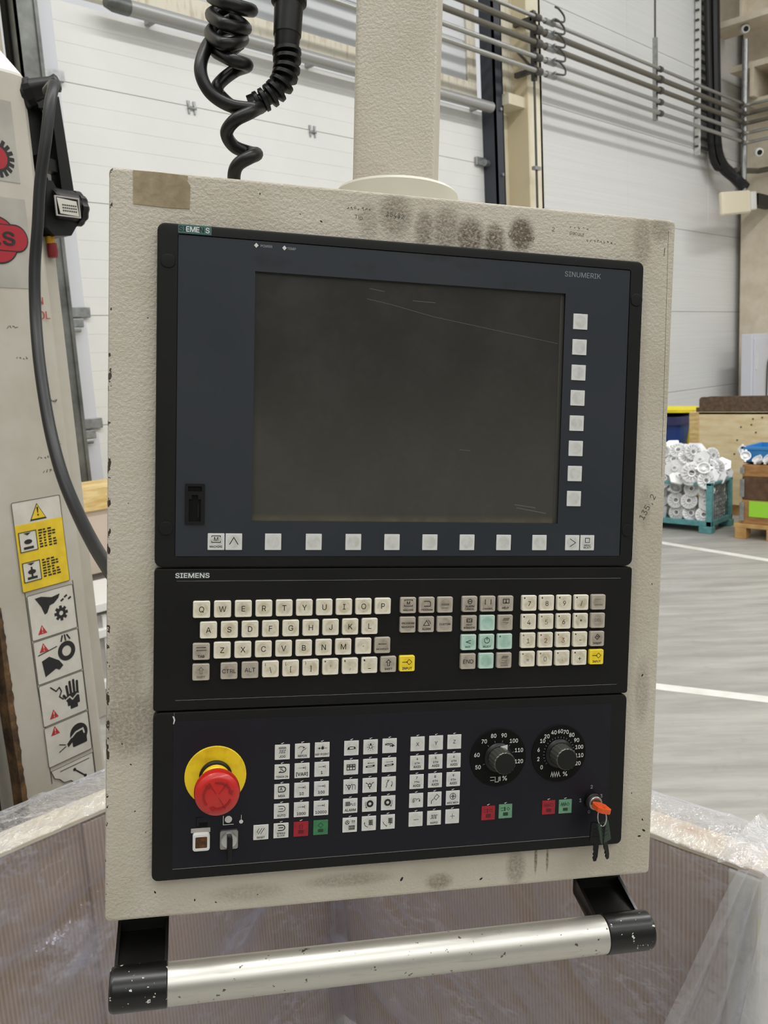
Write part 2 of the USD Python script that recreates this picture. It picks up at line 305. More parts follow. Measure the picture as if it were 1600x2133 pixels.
mat('plywood', srgb(244, 228, 190), .6, col2=srgb(228, 204, 156), vscale=5, stretch=(1, 1, 4), detail=5); mat('plywood_yellow', srgb(232, 208, 150), .6, col2=srgb(204, 168, 100), vscale=6, stretch=(1.2, 1, 6), detail=4)
mat('board_brown', srgb(112, 92, 74), .75, col2=srgb(84, 66, 52), vscale=30); mat('cardboard_pink', srgb(206, 190, 174), .7); mat('wood_crate', srgb(176, 132, 82), .65, col2=srgb(150, 106, 62), vscale=8, stretch=(1, 1, 5)); mat('wood_crate_dark', srgb(104, 76, 56), .75, col2=srgb(82, 58, 42), vscale=18)
mat('wood_pallet', srgb(206, 168, 112), .65, col2=srgb(182, 140, 86), vscale=9)
mat('teal_steel', srgb(104, 166, 170), .5, col2=srgb(84, 142, 146), vscale=20); mat('mesh_wire', srgb(92, 104, 104), .5, metal=.3)
mat('cast_alu', srgb(243, 243, 243), .4, metal=.15, col2=srgb(226, 227, 228), vscale=14); mat('bin_blue', srgb(34, 66, 140), .4); mat('bin_navy', srgb(50, 50, 98), .45); mat('bin_yellow', srgb(240, 222, 30), .45); mat('crate_blue', srgb(62, 140, 206), .4); mat('paper_green', srgb(160, 222, 60), .6); mat('cabinet_lilac', srgb(216, 218, 228), .4); mat('box_cream', srgb(232, 222, 198), .45); mat('plastic_white', srgb(226, 226, 222), .4); mat('grey_plastic', srgb(176, 172, 168), .5)

# ------------------------------------------------------------------ pendant frame: panel millimetres (x right, y up, z towards the operator), tilted in the hall
PM = np.eye(4); PM[:3, 0], PM[:3, 1], PM[:3, 2], PM[:3, 3] = (.8333, -.5433, -.1025), (.1375, .0242, .9902), (-.5355, -.8392, .0948), (.4434, .7063, 1.6872)
def pthing(name, label, catg, base):
    T = np.eye(4); T[:3, 3] = np.array(base) / 1000
    p = thing(name, label, catg, mat4=PM @ T); BASE[str(p.GetPath())] = np.array(base, float); return p
BASE = {}
def mm(mesh, base=(0, 0, 0)):
    mesh = mesh.copy(); mesh.apply_translation(-np.asarray(base, float)); mesh.apply_scale(.001); return mesh
def base_of(p): return BASE['/'.join(str(p.GetPath()).split('/')[:3])]
def pobj(name, mesh, m_, parent, smooth=30, label=None): return obj(name, mm(mesh, base_of(parent)), m_, parent, smooth, label=label)
def pat(name, mesh, m_, parent, at, smooth=30, label=None):
    """a part modelled round its own origin (mm) and set at a panel position."""
    return obj(name, mm(mesh), m_, parent, smooth, loc=(np.asarray(at, float) - base_of(parent)) / 1000, label=label)
def sub(name, mesh, m_, parent, smooth=False, label=None): return obj(name, mm(mesh), m_, parent, smooth, label=label)

# ---- cabinet with mast and handle
C = pthing('control_pendant', 'beige textured steel pendant cabinet on a square mast with an aluminium grab handle', 'control cabinet', (240, -651, -100))
pobj('housing', slab(566.4, 699, 5, -195, -10, 4, 3, 240.4, -301.5, bot=4), 'cabinet_paint', C)
pobj('mounting_flange', move(tr(lathe([(66, 0), (66, 26), (64, 29), (61, 30)], 48), rot(-90, (1, 0, 0))), 245, 47.5, -105), 'paint_smooth', C)
mast = loft([np.column_stack([p[:, 0], np.full(len(p), y), p[:, 1]]) for y in (77, 640) for p in [rr(84, 84, 7, 5)]][::1])
mast.invert(); mast = move(tr(mast, rot(-20, (0, 1, 0))), 245, 0, -105)
pobj('mast', mast, 'mast_paint', C)
sp_ = Polygon([(-22, 46), (2, 46.2), (26.5, 45.4), (25.5, 41), (28.6, 37), (28.2, 16), (10, 15.2), (-21.6, 16.2)])
pobj('sticker_residue', extr(sp_, .5, -10), 'sticker_residue', C, False, label='yellowed remains of a torn sticker')
hand = xform('handle', C)
# bracket profile in (z, y): down behind the cabinet bottom, then forward to the tube
prof = LineString([(-50, -640), (-50, -683), (4, -696)]).buffer(4, cap_style=2, join_style=2)
def bracket(x0, x1):
    b = extr(prof, x1 - x0); b = tr(b, np.array([[0, 0, 1, x0], [0, 1, 0, 0], [1, 0, 0, 0], [0, 0, 0, 1.]])); b.invert()
    gus = extr(Polygon([(-53, -664), (-46, -670), (8, -692), (8, -702), (-4, -704), (-53, -688)]), 3)
    gs = [tr(gus, np.array([[0, 0, 1, xx], [0, 1, 0, 0], [1, 0, 0, 0], [0, 0, 0, 1.]])) for xx in (x0, x1 - 3)]
    for q in gs: q.invert()
    return cat(b, *gs)
def along_x(prof_, x0, y, z, n=40): return move(tr(lathe(prof_, n), rot(90, (0, 1, 0))), x0, y, z)
YL, YR = -704.5, -701
def hx(x): return YL + (YR - YL) * (x + 9) / (482 + 9)
slope = math.degrees(math.atan2(YR - YL, 491))
pobj('bracket', bracket(-33, 15.5), 'plastic_black_gloss', hand); pobj('bracket', bracket(455, 508), 'plastic_black_gloss', hand)
pobj('grip_tube', tr(along_x([(19, 0), (19, 470)], 4, YL, 10), rot(slope, (0, 0, 1), (0, YL, 10))), 'handle_aluminium', hand)
pobj('end_cap', along_x([(0, 0), (17, 0), (19, 1.5), (20, 4), (20, 51), (19, 52)], -36, YL, 10), 'handle_black', hand)
pobj('end_cap', along_x([(19, 0), (20, 1), (20, 49), (19, 52), (17, 53.5), (0, 53.5)], 459, YR, 10), 'handle_black', hand)
# pencilled notes on the paint (flat print)
R5 = random.Random(5)
def scribble(x, y, w, h, n, seed):
    r = random.Random(seed); L_ = []
    for k in range(n):
        cx = x + w * k / n; q = [(cx + r.uniform(-.4, .4) * h, y + r.uniform(-.5, .5) * h) for _ in range(r.randint(3, 5))]
        L_.append(LineString(q).buffer(.22))
    return unary_union(L_)
def note(s, h, x, y, rd): return text(s, h, x, y, -10, .06, rotd=rd)
notes = cat(note('Tip', 4, 186, 22, -4), extr(scribble(176, 30, 24, 3.2, 7, 1), .06, -10), note('15482', 4.2, 222, 27, -6), extr(scribble(214, 25, 20, 3, 5, 2), .06, -10),
            note('V - - ucl?', 4.4, 352, 16.4, -5), note('2', 4.2, 386, 27, -6), note('pacuut', 3.6, 412, 25, -5), extr(scribble(404, 31, 24, 2.6, 5, 3), .06, -10), extr(scribble(424, 19, 34, 3.2, 9, 4), .06, -10),
            extr(LineString([(511, 18), (510.6, 10)]).buffer(.35), .06, -10), extr(LineString([(514.5, 36), (518, -220)]).buffer(.18), .06, -10), note('135 , 2', 6.5, 503, -252, 62))
pobj('pencil_note', notes, 'ink_pencil', C, False)
specks = [(92, -.5 + 36, .9), (130, 20, .6), (150, 15, 1.2), (-8, -85, .7), (-24, -255, .5), (505, -432, 1.3), (498, -560, .8), (512, -590, 1.2), (514, -602, 1.8), (509, -608, 1.6), (-16, -545, .8), (-6, -566, .6), (40, -636, 1.1), (3, -625, 1.2), (60, -640, .9), (100, -636, .7), (330, -640, 1.6), (245, -633, 2.0), (512, -334, .8), (-28, -480, .8), (-20, -500, .9)]
pobj('dirt_speck', cat(*[extr(affinity.rotate(affinity.scale(Point(x, y).buffer(r_, 3), .6, 1.2), 30 * k), .05, -10) for k, (x, y, r_) in enumerate(specks)]), 'ink_black', C, False)

# ---- legends: small flat graphics on the keys (mm, key-centred)
def L_(pts, w=.55): return LineString(pts).buffer(w / 2, cap_style=2, join_style=2)
def ringp(x, y, r, w=.6): return Point(x, y).buffer(r, 10).difference(Point(x, y).buffer(r - w, 10))
def disc(x, y, r): return Point(x, y).buffer(r, 8)
def head(x, y, d, s=1.3):
    a = {'r': 0, 'u': 90, 'l': 180, 'd': 270}[d]; return affinity.translate(affinity.rotate(Polygon([(0, .7*s), (1.5*s, 0), (0, -.7*s)]), a, origin=(0, 0)), x, y)
def rect(x0, y0, x1, y1): return sbox(x0, y0, x1, y1)
def frame_(x0, y0, x1, y1, w=.6): return sbox(x0, y0, x1, y1).difference(sbox(x0+w, y0+w, x1-w, y1-w))
def arc(x, y, r, a0, a1, n=14): return [(x + r*math.cos(math.radians(a)), y + r*math.sin(math.radians(a))) for a in np.linspace(a0, a1, n)]
def wave(x0, x1, y, amp, n, sq=False):
    if sq:
        P_ = []; xs = np.linspace(x0, x1, 2*n+1)
        for k in range(2*n):
            yy = y + (amp if k % 2 else -amp); P_ += [(xs[k], yy), (xs[k+1], yy)]
        return P_
    return [(x, y + amp*(1 if k % 2 else -1)) for k, x in enumerate(np.linspace(x0, x1, 2*n+1))]
dshape = lambda s=1, x=0, y=0, w=.9: [(x-3.2*s, y+2.6*s), (x+1*s, y+2.6*s)] + arc(x+1*s, y, 2.6*s, 90, -90, 9) + [(x-3.2*s, y-2.6*s)]
diamond = lambda x, y, s: Polygon([(x-s, y), (x, y+s), (x+s, y), (x, y-s)]).difference(Polygon([(x-s+.7, y), (x, y+s-.7), (x+s-.7, y), (x, y-s+.7)]))
def coolant(x=0, s=1.0):
    return [L_([(x-3.4*s, 2.6*s), (x-1.2*s, .6*s), (x, 2.2*s), (x+1.2*s, .6*s), (x+3.4*s, 2.8*s)], .6), ringp(x, .2*s, 1.7*s, .5), L_([(x-1.9*s, -.4*s), (x, -2.2*s), (x+1.9*s, -.4*s)], .5), L_([(x, -2*s), (x, -3.6*s)], 1), head(x-3.2*s, 2.4*s, 'l', .8*s), head(x+3.2*s, 2.6*s, 'r', .8*s)]
helix = lambda x, y: [L_(wave(x-1.6, x+1.6, y+1.8, .7, 3), .5), L_(wave(x-1.6, x+1.6, y, .7, 3), .5), L_(wave(x-1.6, x+1.6, y-1.8, .7, 3), .5), L_([(x+2.1, y+3), (x+2.1, y-3)], .6)]
ICON = {
 'arrow_right_stop': [L_([(-3.4, 2.6), (2.2, 2.6)], .35), head(1.2, 2.6, 'r', 1.1), L_([(3.2, 4), (3.2, 1.2)], .4)],
 'jog': [L_(wave(-3.6, 3.6, 4, 1, 5), .4), L_(wave(-3.4, 3.4, .6, 1.3, 3, True), .4)],
 'repos': [L_(arc(-1, 1, 3.4, 150, 60), .4), head(.6, 3.4, 'r', 1.4), L_([(-1.4, -2.4), (.5, .6), (3.6, 2.6)], .5)],
 'ref': [L_([(-4.4, 1.6), (4.6, 1.6)], .4), disc(-2.8, 1.6, .8), disc(.4, 1.6, 1.3), L_([(.4, 1), (.4, 4.6)], .4), L_([(-.8, 3), (2, 3)], .4)],
 'teach': [L_(dshape(1, 0, 2.2), .9), ringp(-.8, 3, 1.1, .5), L_([(-.2, 2), (1.6, .8)], .7), L_([(-3, -.4), (-1, .9)], .6)],
 'mda': [L_(dshape(1, 0, 2.2), .9), L_([(-3.2, 4.8), (-3.2, -.4)], .7), L_([(-1.7, .8), (-.6, 3.6), (.5, .8)], .6)],
 'auto': [L_(dshape(1, 0, 2.2), .55), L_([(-2.2, 2.2), (1, 2.2)], .5), head(.4, 2.2, 'r', .9)],
 'single': [L_(dshape(1, 0, 2.8), .9), L_([(-2.4, 2.8), (2, 2.8)], .9)],
 'reset': [L_([(-2.6, -1.6), (1, 4)], .5), L_([(-.4, -1.6), (3.4, 4)], .5), L_([(-3.6, 1), (-1.6, 4)], .5), head(-3.4, .8, 'd', .8)],
 'stop_i': [frame_(-1.8, .4, 1.8, 4.4, .5), rect(-2.6, -4.4, 2.6, -.8), L_([(-1.2, 2.4), (1.2, 2.4)], .5)],
 'start_i': [diamond(0, 2.2, 2.9), rect(-2.6, -4.6, 2.6, -1.6)],
 'belt': [L_([(-3.8, -1.2), (-3.2, .6), (-1, 1.4), (3.6, 1)], .6), L_([(-4, -1.2), (1, -1), (4.2, -.6)], .6), disc(-2.6, -.2, .9), disc(3.2, .2, .9)],
 'lamp': [Polygon(arc(0, 0, 1.9, 230, -50)).difference(disc(0, .2, 1.3)), rect(-.8, 1.9, .8, 3.6)] + [L_([(2.6*math.cos(a), 2.6*math.sin(a)), (3.6*math.cos(a), 3.6*math.sin(a))], .45) for a in np.radians((-90, -45, 0, 45, 135, 180, 225))],
 'gun': [L_([(-4.6, 1.6), (-2, 2.4), (2, 2), (4.4, .2), (1.4, .2), (.4, -.9)], .8), L_([(-4.6, 1), (-1, 1), (1, .8)], .6), disc(3, -.2, 1)],
 'magazine': [frame_(-4.4, -2.8, 4.4, 3.2, .7), L_([(-1.6, 3), (-1.6, -2.6)], .8), L_([(1.6, 3), (1.6, -2.6)], .8), L_([(-4.2, .6), (4.2, .6)], .9), L_([(-4.2, 1.6), (4.2, 1.6)], .6)],
 'conv_left': [L_([(-2, 3), (4, 3.2)], .35), head(-1.4, 3, 'l', 1), L_([(-3.6, .2), (3, .8)], .5), L_([(-3.8, -1.2), (3.4, -.4)], .5), disc(-3.7, -.5, .9), disc(3.6, .4, 1)],
 'conv_right': [L_([(-3, 3), (3, 3.2)], .35), head(2.6, 3.2, 'r', 1), L_([(-3.6, .2), (3, .8)], .5), L_([(-3.8, -1.2), (3.4, -.4)], .5), disc(-3.7, -.5, .9), disc(3.6, .4, 1)],
 'coolant_hose': coolant(-1.6, .85) + [L_([(1.8, -3)] + arc(3.2, .6, 1.3, 180, 0) + [(4.6, -3)], .5)],
 'coolant': coolant(),
 'swing': [L_([(-1.4, 3.8)] + arc(1, 0, 3, 120, 200) + [(-2.8, -3.4)], .6), L_(arc(.6, .6, 3, 40, -50), .5), head(2.9, -1.6, 'd', 1), L_([(-.8, 3.6), (.8, 4)], .6)],
 'plc': [rect(-5, 0, -.4, 4.2).difference(unary_union([rect(-4.6 + 1.1*k, .3, -4.3 + 1.1*k, 3.9) for k in range(4)]))],
 'ring_ccw': [ringp(.6, .6, 3.5, 2), L_(arc(.6, .6, 4.6, 150, 235), .4), head(-2.6, -3, 'l', 1)],
 'ring_cw': [ringp(-.6, .6, 3.5, 2), L_(arc(-.6, .6, 4.6, 30, -55), .4), head(2.4, -3, 'r', 1)],
 'fan_grid': [ringp(-2.6, 2.6, 2.1, .5)] + [L_([(-2.6, 2.6), (-2.6 + 1.9*math.cos(a), 2.6 + 1.9*math.sin(a))], .5) for a in np.radians((90, 210, 330))] + [rect(-1.2, -4.8, 5, -.6).difference(unary_union([rect(-.8 + 1.2*k, -4.4, -.45 + 1.2*k, -1) for k in range(5)] + [rect(-1, -2.8, 4.8, -2.5)]))],
 'screw_in': helix(1.4, .8) + [L_(arc(-.6, .6, 4, 180, 265), .5), head(-4.4, .2, 'u', 1)],
 'screw_out': helix(2.2, 1.2) + [L_(arc(-.6, .6, 4, 180, 250), .5), head(-1.4, -3.4, 'd', 1), L_([(3.6, -.6), (2, -3)], .5)],
 'clamp': [L_([(-3.6, -2), (-3, 1.8), (-1, 2), (.2, 1.6)], .5), L_([(-2.8, -2), (-1.4, .8)], .5), L_(arc(2, 0, 1.8, 180, 10), .5), disc(3.4, -.4, .7)],
 'bottle': [L_([(-.6, 1.4), (2.4, 5), (4.6, 2.6), (1.6, -.8), (-.6, 1.4)], .5), L_([(-.8, .6), (-3.4, -1.6), (-3.4, -4)], .5), L_([(-4, -4), (-2.8, -4)], .5)],
 'wheel': [ringp(0, 1.6, 3.3, .5), ringp(0, 1.6, 1.4, .5), L_([(0, 4.6), (0, -1.4)], .4), L_([(-3, 1.6), (3, 1.6)], .4)],
 'minus': [L_([(-2.6, -.4), (3, -.2)], .4)], 'plus': [L_([(-2.4, .4), (2.4, .4)], .4), L_([(0, 3), (0, -2.2)], .4)],
 'rapid': [L_(wave(-3.8, 3.4, 1.2, 1.7, 3, True), .5)],
 'feed_stop': [L_(wave(-5, 1, 2.4, 1.6, 3), .7), frame_(1.6, .8, 5, 4, .6), rect(-2.6, -4.8, 2.8, -1.2)], 'feed_start': [L_(wave(-5, 1, 2.4, 1.6, 3), .7), diamond(3, 2.4, 2), rect(-2.6, -4.6, 2.8, -1.4)],
 'spindle_stop': [L_([(-5, 3.6), (-2, 3.6)], .6), L_([(-5, 1), (-2, 1)], .6), rect(-1.6, .4, -.1, 4.6), frame_(1.2, 1, 4.6, 4, .6), rect(-2.6, -4.8, 2.8, -.8)], 'spindle_start': [L_([(-5, 3.6), (-2, 3.6)], .6), L_([(-5, 1), (-2, 1)], .6), rect(-1.6, .4, -.1, 4.6), diamond(3, 2.4, 2), rect(-2.6, -4.6, 2.8, -1.2)],
 'brackets': [L_([(-4, 4.2), (-4, 5.4), (4, 5.4), (4, 4.2)], .6), L_([(-4, .6), (-4, -.6), (4, -.6), (4, .6)], .6)],
 'menu': [frame_(-2.6, 0, 2.6, 5, .6)], 'chevron_up': [L_([(-4, -2.6), (0, 4), (4, -2.6)], .7)], 'chevron_right': [L_([(-2.6, 4), (3.6, 0), (-2.6, -4)], .6)],
 'tab': [L_([(-4.6, 4), (4, 4)], .5), head(3.2, 4, 'r', .8), L_([(-4, 1.2), (4.6, 1.2)], .5), head(-3.4, 1.2, 'l', .8)],
 'back': [L_([(-3.4, 1.4), (3.8, 1.4)], .6), head(-3, 1.4, 'l', 1)],
 'shift': [Polygon([(0, 5.2), (3, 2), (1.3, 2), (1.3, -1.6), (-1.3, -1.6), (-1.3, 2), (-3, 2)]).difference(Polygon([(0, 4.2), (1.8, 2.5), (.8, 2.5), (.8, -1.1), (-.8, -1.1), (-.8, 2.5), (-1.8, 2.5)]))],
 'input': [L_([(-5, 1.6), (.4, 1.6)], .6), head(-.6, 1.6, 'r', .9), diamond(2, 1.6, 3)],
 'program': [L_([(-3, 3.8), (2.4, 3.8), (3.6, 2.6), (3.6, -1), (-3, -1)], .7)], 'alarm': [Polygon([(0, 4.6), (3.6, -1.2), (-3.6, -1.2)]).difference(Polygon([(0, 3.4), (2.5, -.6), (-2.5, -.6)])), L_([(1.6, 4.6), (4.6, .4)], .5)],
 'offset': [rect(-4, -.6, 4, 1.4)], 'cancel': [ringp(0, 2.6, 2.5, .7), L_([(-1.6, 2.6), (1.6, 2.6)], .8)], 'channel': [L_([(-3, 4.6), (-3, .6)], .7), head(-3, .6, 'd', 1), L_([(3, 4.6), (3, .6)], .7), head(3, .6, 'd', 1)],
 'help': [frame_(-3.4, .2, 3.4, 5, .7), L_([(0, 4), (0, 1)], .9), L_([(-1.2, 1.2), (1.2, 1.2)], .5)], 'window': [frame_(-3, .8, 3, 4.8, .7), rect(-2.6, 2, -1.2, 3), rect(1.2, 2, 2.6, 3), L_([(0, .8), (0, 4.8)], .6)],
 'page': [Polygon([(-3.6, 2), (-2, 4.8), (4.4, 4.8), (3, 2)]), L_([(-3, .4), (3, .2), (.6, -1.6)], .5)], 'select': [ringp(0, 1.6, 3, .6), L_([(0, 2), (0, 5)], .7)], 'left': [L_([(-3, .4), (2, 2.2)], .7), L_([(-3, .4), (2, -1)], .7)],
 'insert': [affinity.rotate(frame_(-2, -.4, 2, 4.4, .7), -40, origin=(0, 2)), L_([(-1, 2), (1.4, 2.6)], .8)],
 'corner': [rect(-6, 4.6, -4.6, 6)], 'bar2': [L_([(-4.4, 3), (3, 3)], .4), L_([(-4.4, -2.6), (4.4, -2.6)], .9)],
}
LEG = {}
def legend(spec):
    """spec: icon names, ('text', height, x, y) or ('text', height, x, y, squeeze)."""
    key = repr(spec)
    if key not in LEG:
        ms = []
        for it in spec:
            if isinstance(it, str): ms.append(extr(unary_union(ICON[it]), .05))
            else: ms.append(text(it[0], it[1], it[2], it[3], 0, .05, bold=it[1] < 3.5, squeeze=it[4] if len(it) > 4 else 1))
        LEG[key] = cat(*ms)
    return LEG[key]
TICK = unary_union([L_([(-1.3, -.25), (.1, .1), (1.5, .5)], .5), L_([(-.4, -.6), (.2, .3)], .7)])

# ---- upper module: screen
O = pthing('operator_panel', 'dark blue-grey screen panel with a dusty dark display and square soft keys', 'operator panel', (241.5, -313.5, -10))
body = slab(483, 313, 7, -10, 0, 2.2, 4, 241.5, -156.7)
body = cut(body, slab(450.4, 294, 2, -1.6, 5, 0, 2, 243.1, -156.4), slab(318, 242, 1, -6, 5, 0, 2, 242.6, -153.9))
pobj('bezel', body, 'bezel_black', O)
pl = sbox(18.6, -303, 467.6, -10.2).difference(sbox(88, -269.8, 397.6, -38))
pobj('front_plate', extr(pl, 1.0, -1.55), 'front_plate_blue', O, False)
pobj('display', move(slab(317.5, 241.5, 1, -6, -4.2, .3, 2), 242.6, -153.9), 'screen_glass', O, False, label='dusty switched-off display')
SCRATCHES = [([(194.7, -55.6), (219.9, -59.8), (261.1, -68.6), (346.1, -81), (392.3, -87.6)], .22), ([(197.4, -45.7), (211.5, -47.7)], .3), ([(351.8, -251.2), (374, -254.1)], .5), ([(354.1, -254.3), (385.3, -259.6)], .5), ([(240.1, -54.6), (262.7, -55.1)], .3), ([(291.9, -197.3), (302.6, -198)], .3)]
for q, w_ in SCRATCHES: pobj('scratch', extr(LineString(q).buffer(w_), .03, -4.19), 'screen_scratch', O, False)
pobj('display_rim', extr(sbox(87.6, -270.2, 398, -37.6).difference(sbox(88.4, -269.4, 393.6, -38.4)), .25, -4.2 + .02), 'screen_rim', O, False)
for x0, yc in ((9.6, -34.4), (10.0, -277), (475.6, -39.5), (475.6, -276)):
    tab_ = slab(13, 12.5, 5.5, -1, .9, .8, 5)
    pat('latch_cover', tab_, 'bezel_black', O, (x0, yc, 0))
usb = xform('usb_port', O)
pobj('port_frame', extr(sbox(27.6, -272.4, 43.9, -236.4).buffer(.8).difference(unary_union([sbox(29.6, -242.6, 42, -238), sbox(30.4, -270.4, 41.2, -250), sbox(33, -250, 38.6, -246)])), 1.4, -.6), 'plastic_black_gloss', usb)
pobj('port_well', boxm(27.8, 43.8, -272, -236.6, -1.2, -.5), 'groove_black', usb, False)
pobj('port_tongue', boxm(38.2, 39.4, -267, -254, -.6, .2), 'plastic_black', usb, False)
lg = xform('logo_plate', O); pobj('plate', move(slab(29.8, 8.0, .4, -.6, .35, .2, 2), 33.1, -4.9), 'logo_teal', lg)
pobj('lettering', cat(text('S', 4.6, 20.6, -4.8, .35, .08, True), text('I', 4.6, 24.2, -4.8, .35, .08, True), text('N', 4.6, 39.2, -4.8, .35, .08, True)), 'ink_black', lg, False, label='worn dark letters')
pobj('lettering', cat(text('E', 4.6, 26.8, -4.8, .35, .08, True), text('M', 4.6, 31.2, -4.8, .35, .08, True), text('E', 4.6, 35.6, -4.8, .35, .08, True), text('S', 4.6, 44.4, -4.8, .35, .08, True)), 'ink_white', lg, False)
pobj('lettering', cat(text('POWER', 2.2, 98, -14.5, -.55, .05, True), text('TEMP', 2.2, 121.2, -15, -.55, .05, True)), 'ink_grey', O, False)
pobj('lettering', text('SINUMERIK', 5.0, 415.6, -18.4, -.55, .05), 'ink_grey', O, False)
for x, y in ((88.6, -14.4), (114.6, -14.8)): pobj('status_lamp', extr(Polygon([(x-2.1, y), (x, y+2.3), (x+2.1, y), (x, y-2.3)]), .3, -.6), 'ink_white', O, False)
SOFT = slab(15.4, 15.6, .5, -.7, .35, .3, 2)
for k in range(8): pat('soft_key', SOFT, 'key_softkey', O, (414.4 - .05*k, -65 - 25.57*k, 0))
for k, x in enumerate((55.5, 71.8, 108.5, 147.2, 185.7, 224.1, 262.5, 300.9, 339.5, 378, 414, 430.6)):
    q = pat('soft_key', SOFT, 'key_softkey', O, (x, -289.2, 0))
    sp = {0: ['brackets', ('M', 3.8, 0, 2.4), ('MACHINE', 1.9, 0, -4.6, .95)], 1: ['chevron_up'], 10: ['chevron_right'], 11: ['menu', ('MENU', 1.7, 0, -2.6), ('SELECT', 1.7, 0, -5)]}.get(k)
    if sp: sub('legend', move(legend(sp), 0, 0, .36), 'ink_black', q)

# ---- middle module: keyboard
K = pthing('keyboard_panel', 'black alphanumeric keyboard panel with cream, grey, green and yellow keys', 'keyboard', (241.5, -448, -10))
pobj('bezel', slab(483, 133.4, 3, -10, 0, 1.4, 4, 241.5, -381.2), 'keyboard_black', K)
for y in (-326, -438): pobj('edge_groove', extr(sbox(20, y - .15, 470, y + .15), .05, 0), 'ink_grey', K, False)
lg = xform('logo_plate', K); pobj('plate', move(slab(29.8, 6.2, .4, -.3, .2, .1, 2), 34.5, -320.8), 'logo_dark', lg); pobj('lettering', text('SIEMENS', 4.3, 34.4, -320.8, .2, .08, True, squeeze=1.18), 'ink_white', lg, False)
KEY = cat(loft([ring3(rr(15.8, 15.8, 1.6, 3), 0), ring3(rr(15.8, 15.8, 1.6, 3), 3.0), ring3(rr(15.3, 15.3, 1.4, 3), 3.7), ring3(rr(14.2, 14.2, 1.1, 3), 4.1), ring3(rr(13.2, 13.2, 1.0, 3), 3.9)]))
def key(x, y, kind, spec, ink='ink_black'):
    q = pat('key', KEY, 'key_' + kind, K, (x, y, 0))
    if spec: sub('legend', move(legend(spec), 0, 0, 3.93), ink, q)
P = 19.2
for r_, (chars, x0, y) in enumerate((('QWERTYUIOP', 43, -352.3), ('ASDFGHJKL', 49.5, -371.7), ('ZXCVBNM', 62.3, -391.0))):
    for k, ch in enumerate(chars): key(x0 + P*k, y + (.1*k if r_ < 2 else .1*k), 'cream', [(ch, 5.2, 0, .2)])
key(43.1, -391.8, 'grey', ['tab', ('TAB', 2.3, 0, -4.4)]); key(197.2, -390.1, 'cream', [('.', 5, 0, 2)], 'ink_faded'); key(216.2, -389.9, 'grey', ['back', ('BACKSPACE', 1.5, 0, -3.6)])
key(43.1, -411.2, 'grey', ['shift', ('SHIFT', 1.9, 0, -4.4)], 'ink_faded'); key(68.9, -410.8, 'grey', [('CTRL', 3.7, 0, 0)]); key(88.4, -410.5, 'grey', [('ALT', 3.9, 0, .2)])
for k, (a, b) in enumerate((('\\', '('), ('[', '{'), (']', '}'), ("'", '"'), (',', '<'), ('_', '~'))):
    key(107.7 + P*k, -410.2 + .2*k, 'cream', [(a, 4.6, 0, -.6), (b, 2.2, -5, 4.6)] + (['corner'] if k > 2 else []), 'ink_faded' if k in (3, 4) else 'ink_black')
key(222.6, -408.9, 'grey', ['shift', ('SHIFT', 1.8, 0, -4.4)]); key(241.5, -408.7, 'yellow', ['input', ('INPUT', 2.3, 0, -4.6)])
for k, (sp, ink) in enumerate(((['brackets', ('M', 3, 0, 2.4), ('MACHINE', 1.6, 0, -4.6)], 'ink_black'), (['program', ('PROGRAM', 1.7, 0, -4.6)], 'ink_black'), (['offset', ('OFFSET', 1.4, 0, -3)], 'ink_faded'))): key(241.3 + 18.85*k, -351, 'grey', sp, ink)
for k, (sp, ink) in enumerate((([('PROGRAM', 1.9, 0, 1.6), ('MANAGER', 1.9, 0, -2)], 'ink_black'), (['alarm', ('ALARM', 1.9, 0, -4.4)], 'ink_black'), ([('CUSTOM', 1.9, 0, 0)], 'ink_black'))): key(241.3 + 18.85*k, -370.2, 'grey', sp, ink)
blk = [[('grey', ['cancel', ('ALARM', 1.9, 0, -2), ('CANCEL', 1.9, 0, -5)], 0), ('grey', ['channel', ('CHANNEL', 1.7, 0, -4.8)], 0), ('grey', ['help', ('HELP', 2.1, -.6, -4.2)], 0)],
       [('grey', ['window', ('NEXT', 1.7, 0, -1.4), ('WINDOW', 1.9, 0, -4.4)], 0), ('green', None, 0), ('grey', ['page'], 1)],
       [('green', ['left', ('BACK', 1.4, -1, -4.4)], 1), ('green', ['select', ('SELECT', 1.7, 0, -4.6)], 1), ('green', ['corner'], 1)],
       [('grey', [('END', 4, 0, 0)], 0), ('green', None, 0), ('grey', ['page', ('PAGE', 1.8, 0, -2.4), ('DOWN', 1.8, 0, -5)], 1)]]
for j, row in enumerate(blk):
    for k, (kd, sp, fd) in enumerate(row): key(304.5 + 19.1*k, -350.6 - 19.25*j, kd, sp, ('ink_dark_green' if kd == 'green' else 'ink_faded') if fd else 'ink_black')
pad = [('789/', 'B'), ('456*', 'D'), ('123-', 'I'), ('=0.+', 'Y')]
for j, (row, last) in enumerate(pad):
    for k, ch in enumerate(row): key(367.8 + 19.05*k, -350.5 - 19.05*j, 'cream', [(ch, 4.8, 0, -.4), 'corner'], 'ink_brown' if ch in '23' else 'ink_faded' if ch in '15=0.' else 'ink_black')
    key(444, -350.4 - 19.05*j, 'yellow' if last == 'Y' else 'grey', {'B': ['bar2'], 'D': [('DEL', 3, 0, .6)], 'I': ['insert', ('INSERT', 2, 0, -4.6)], 'Y': ['input', ('INPUT', 2.1, 0, -4.6)]}[last], 'ink_faded' if last in 'BD' else 'ink_black')

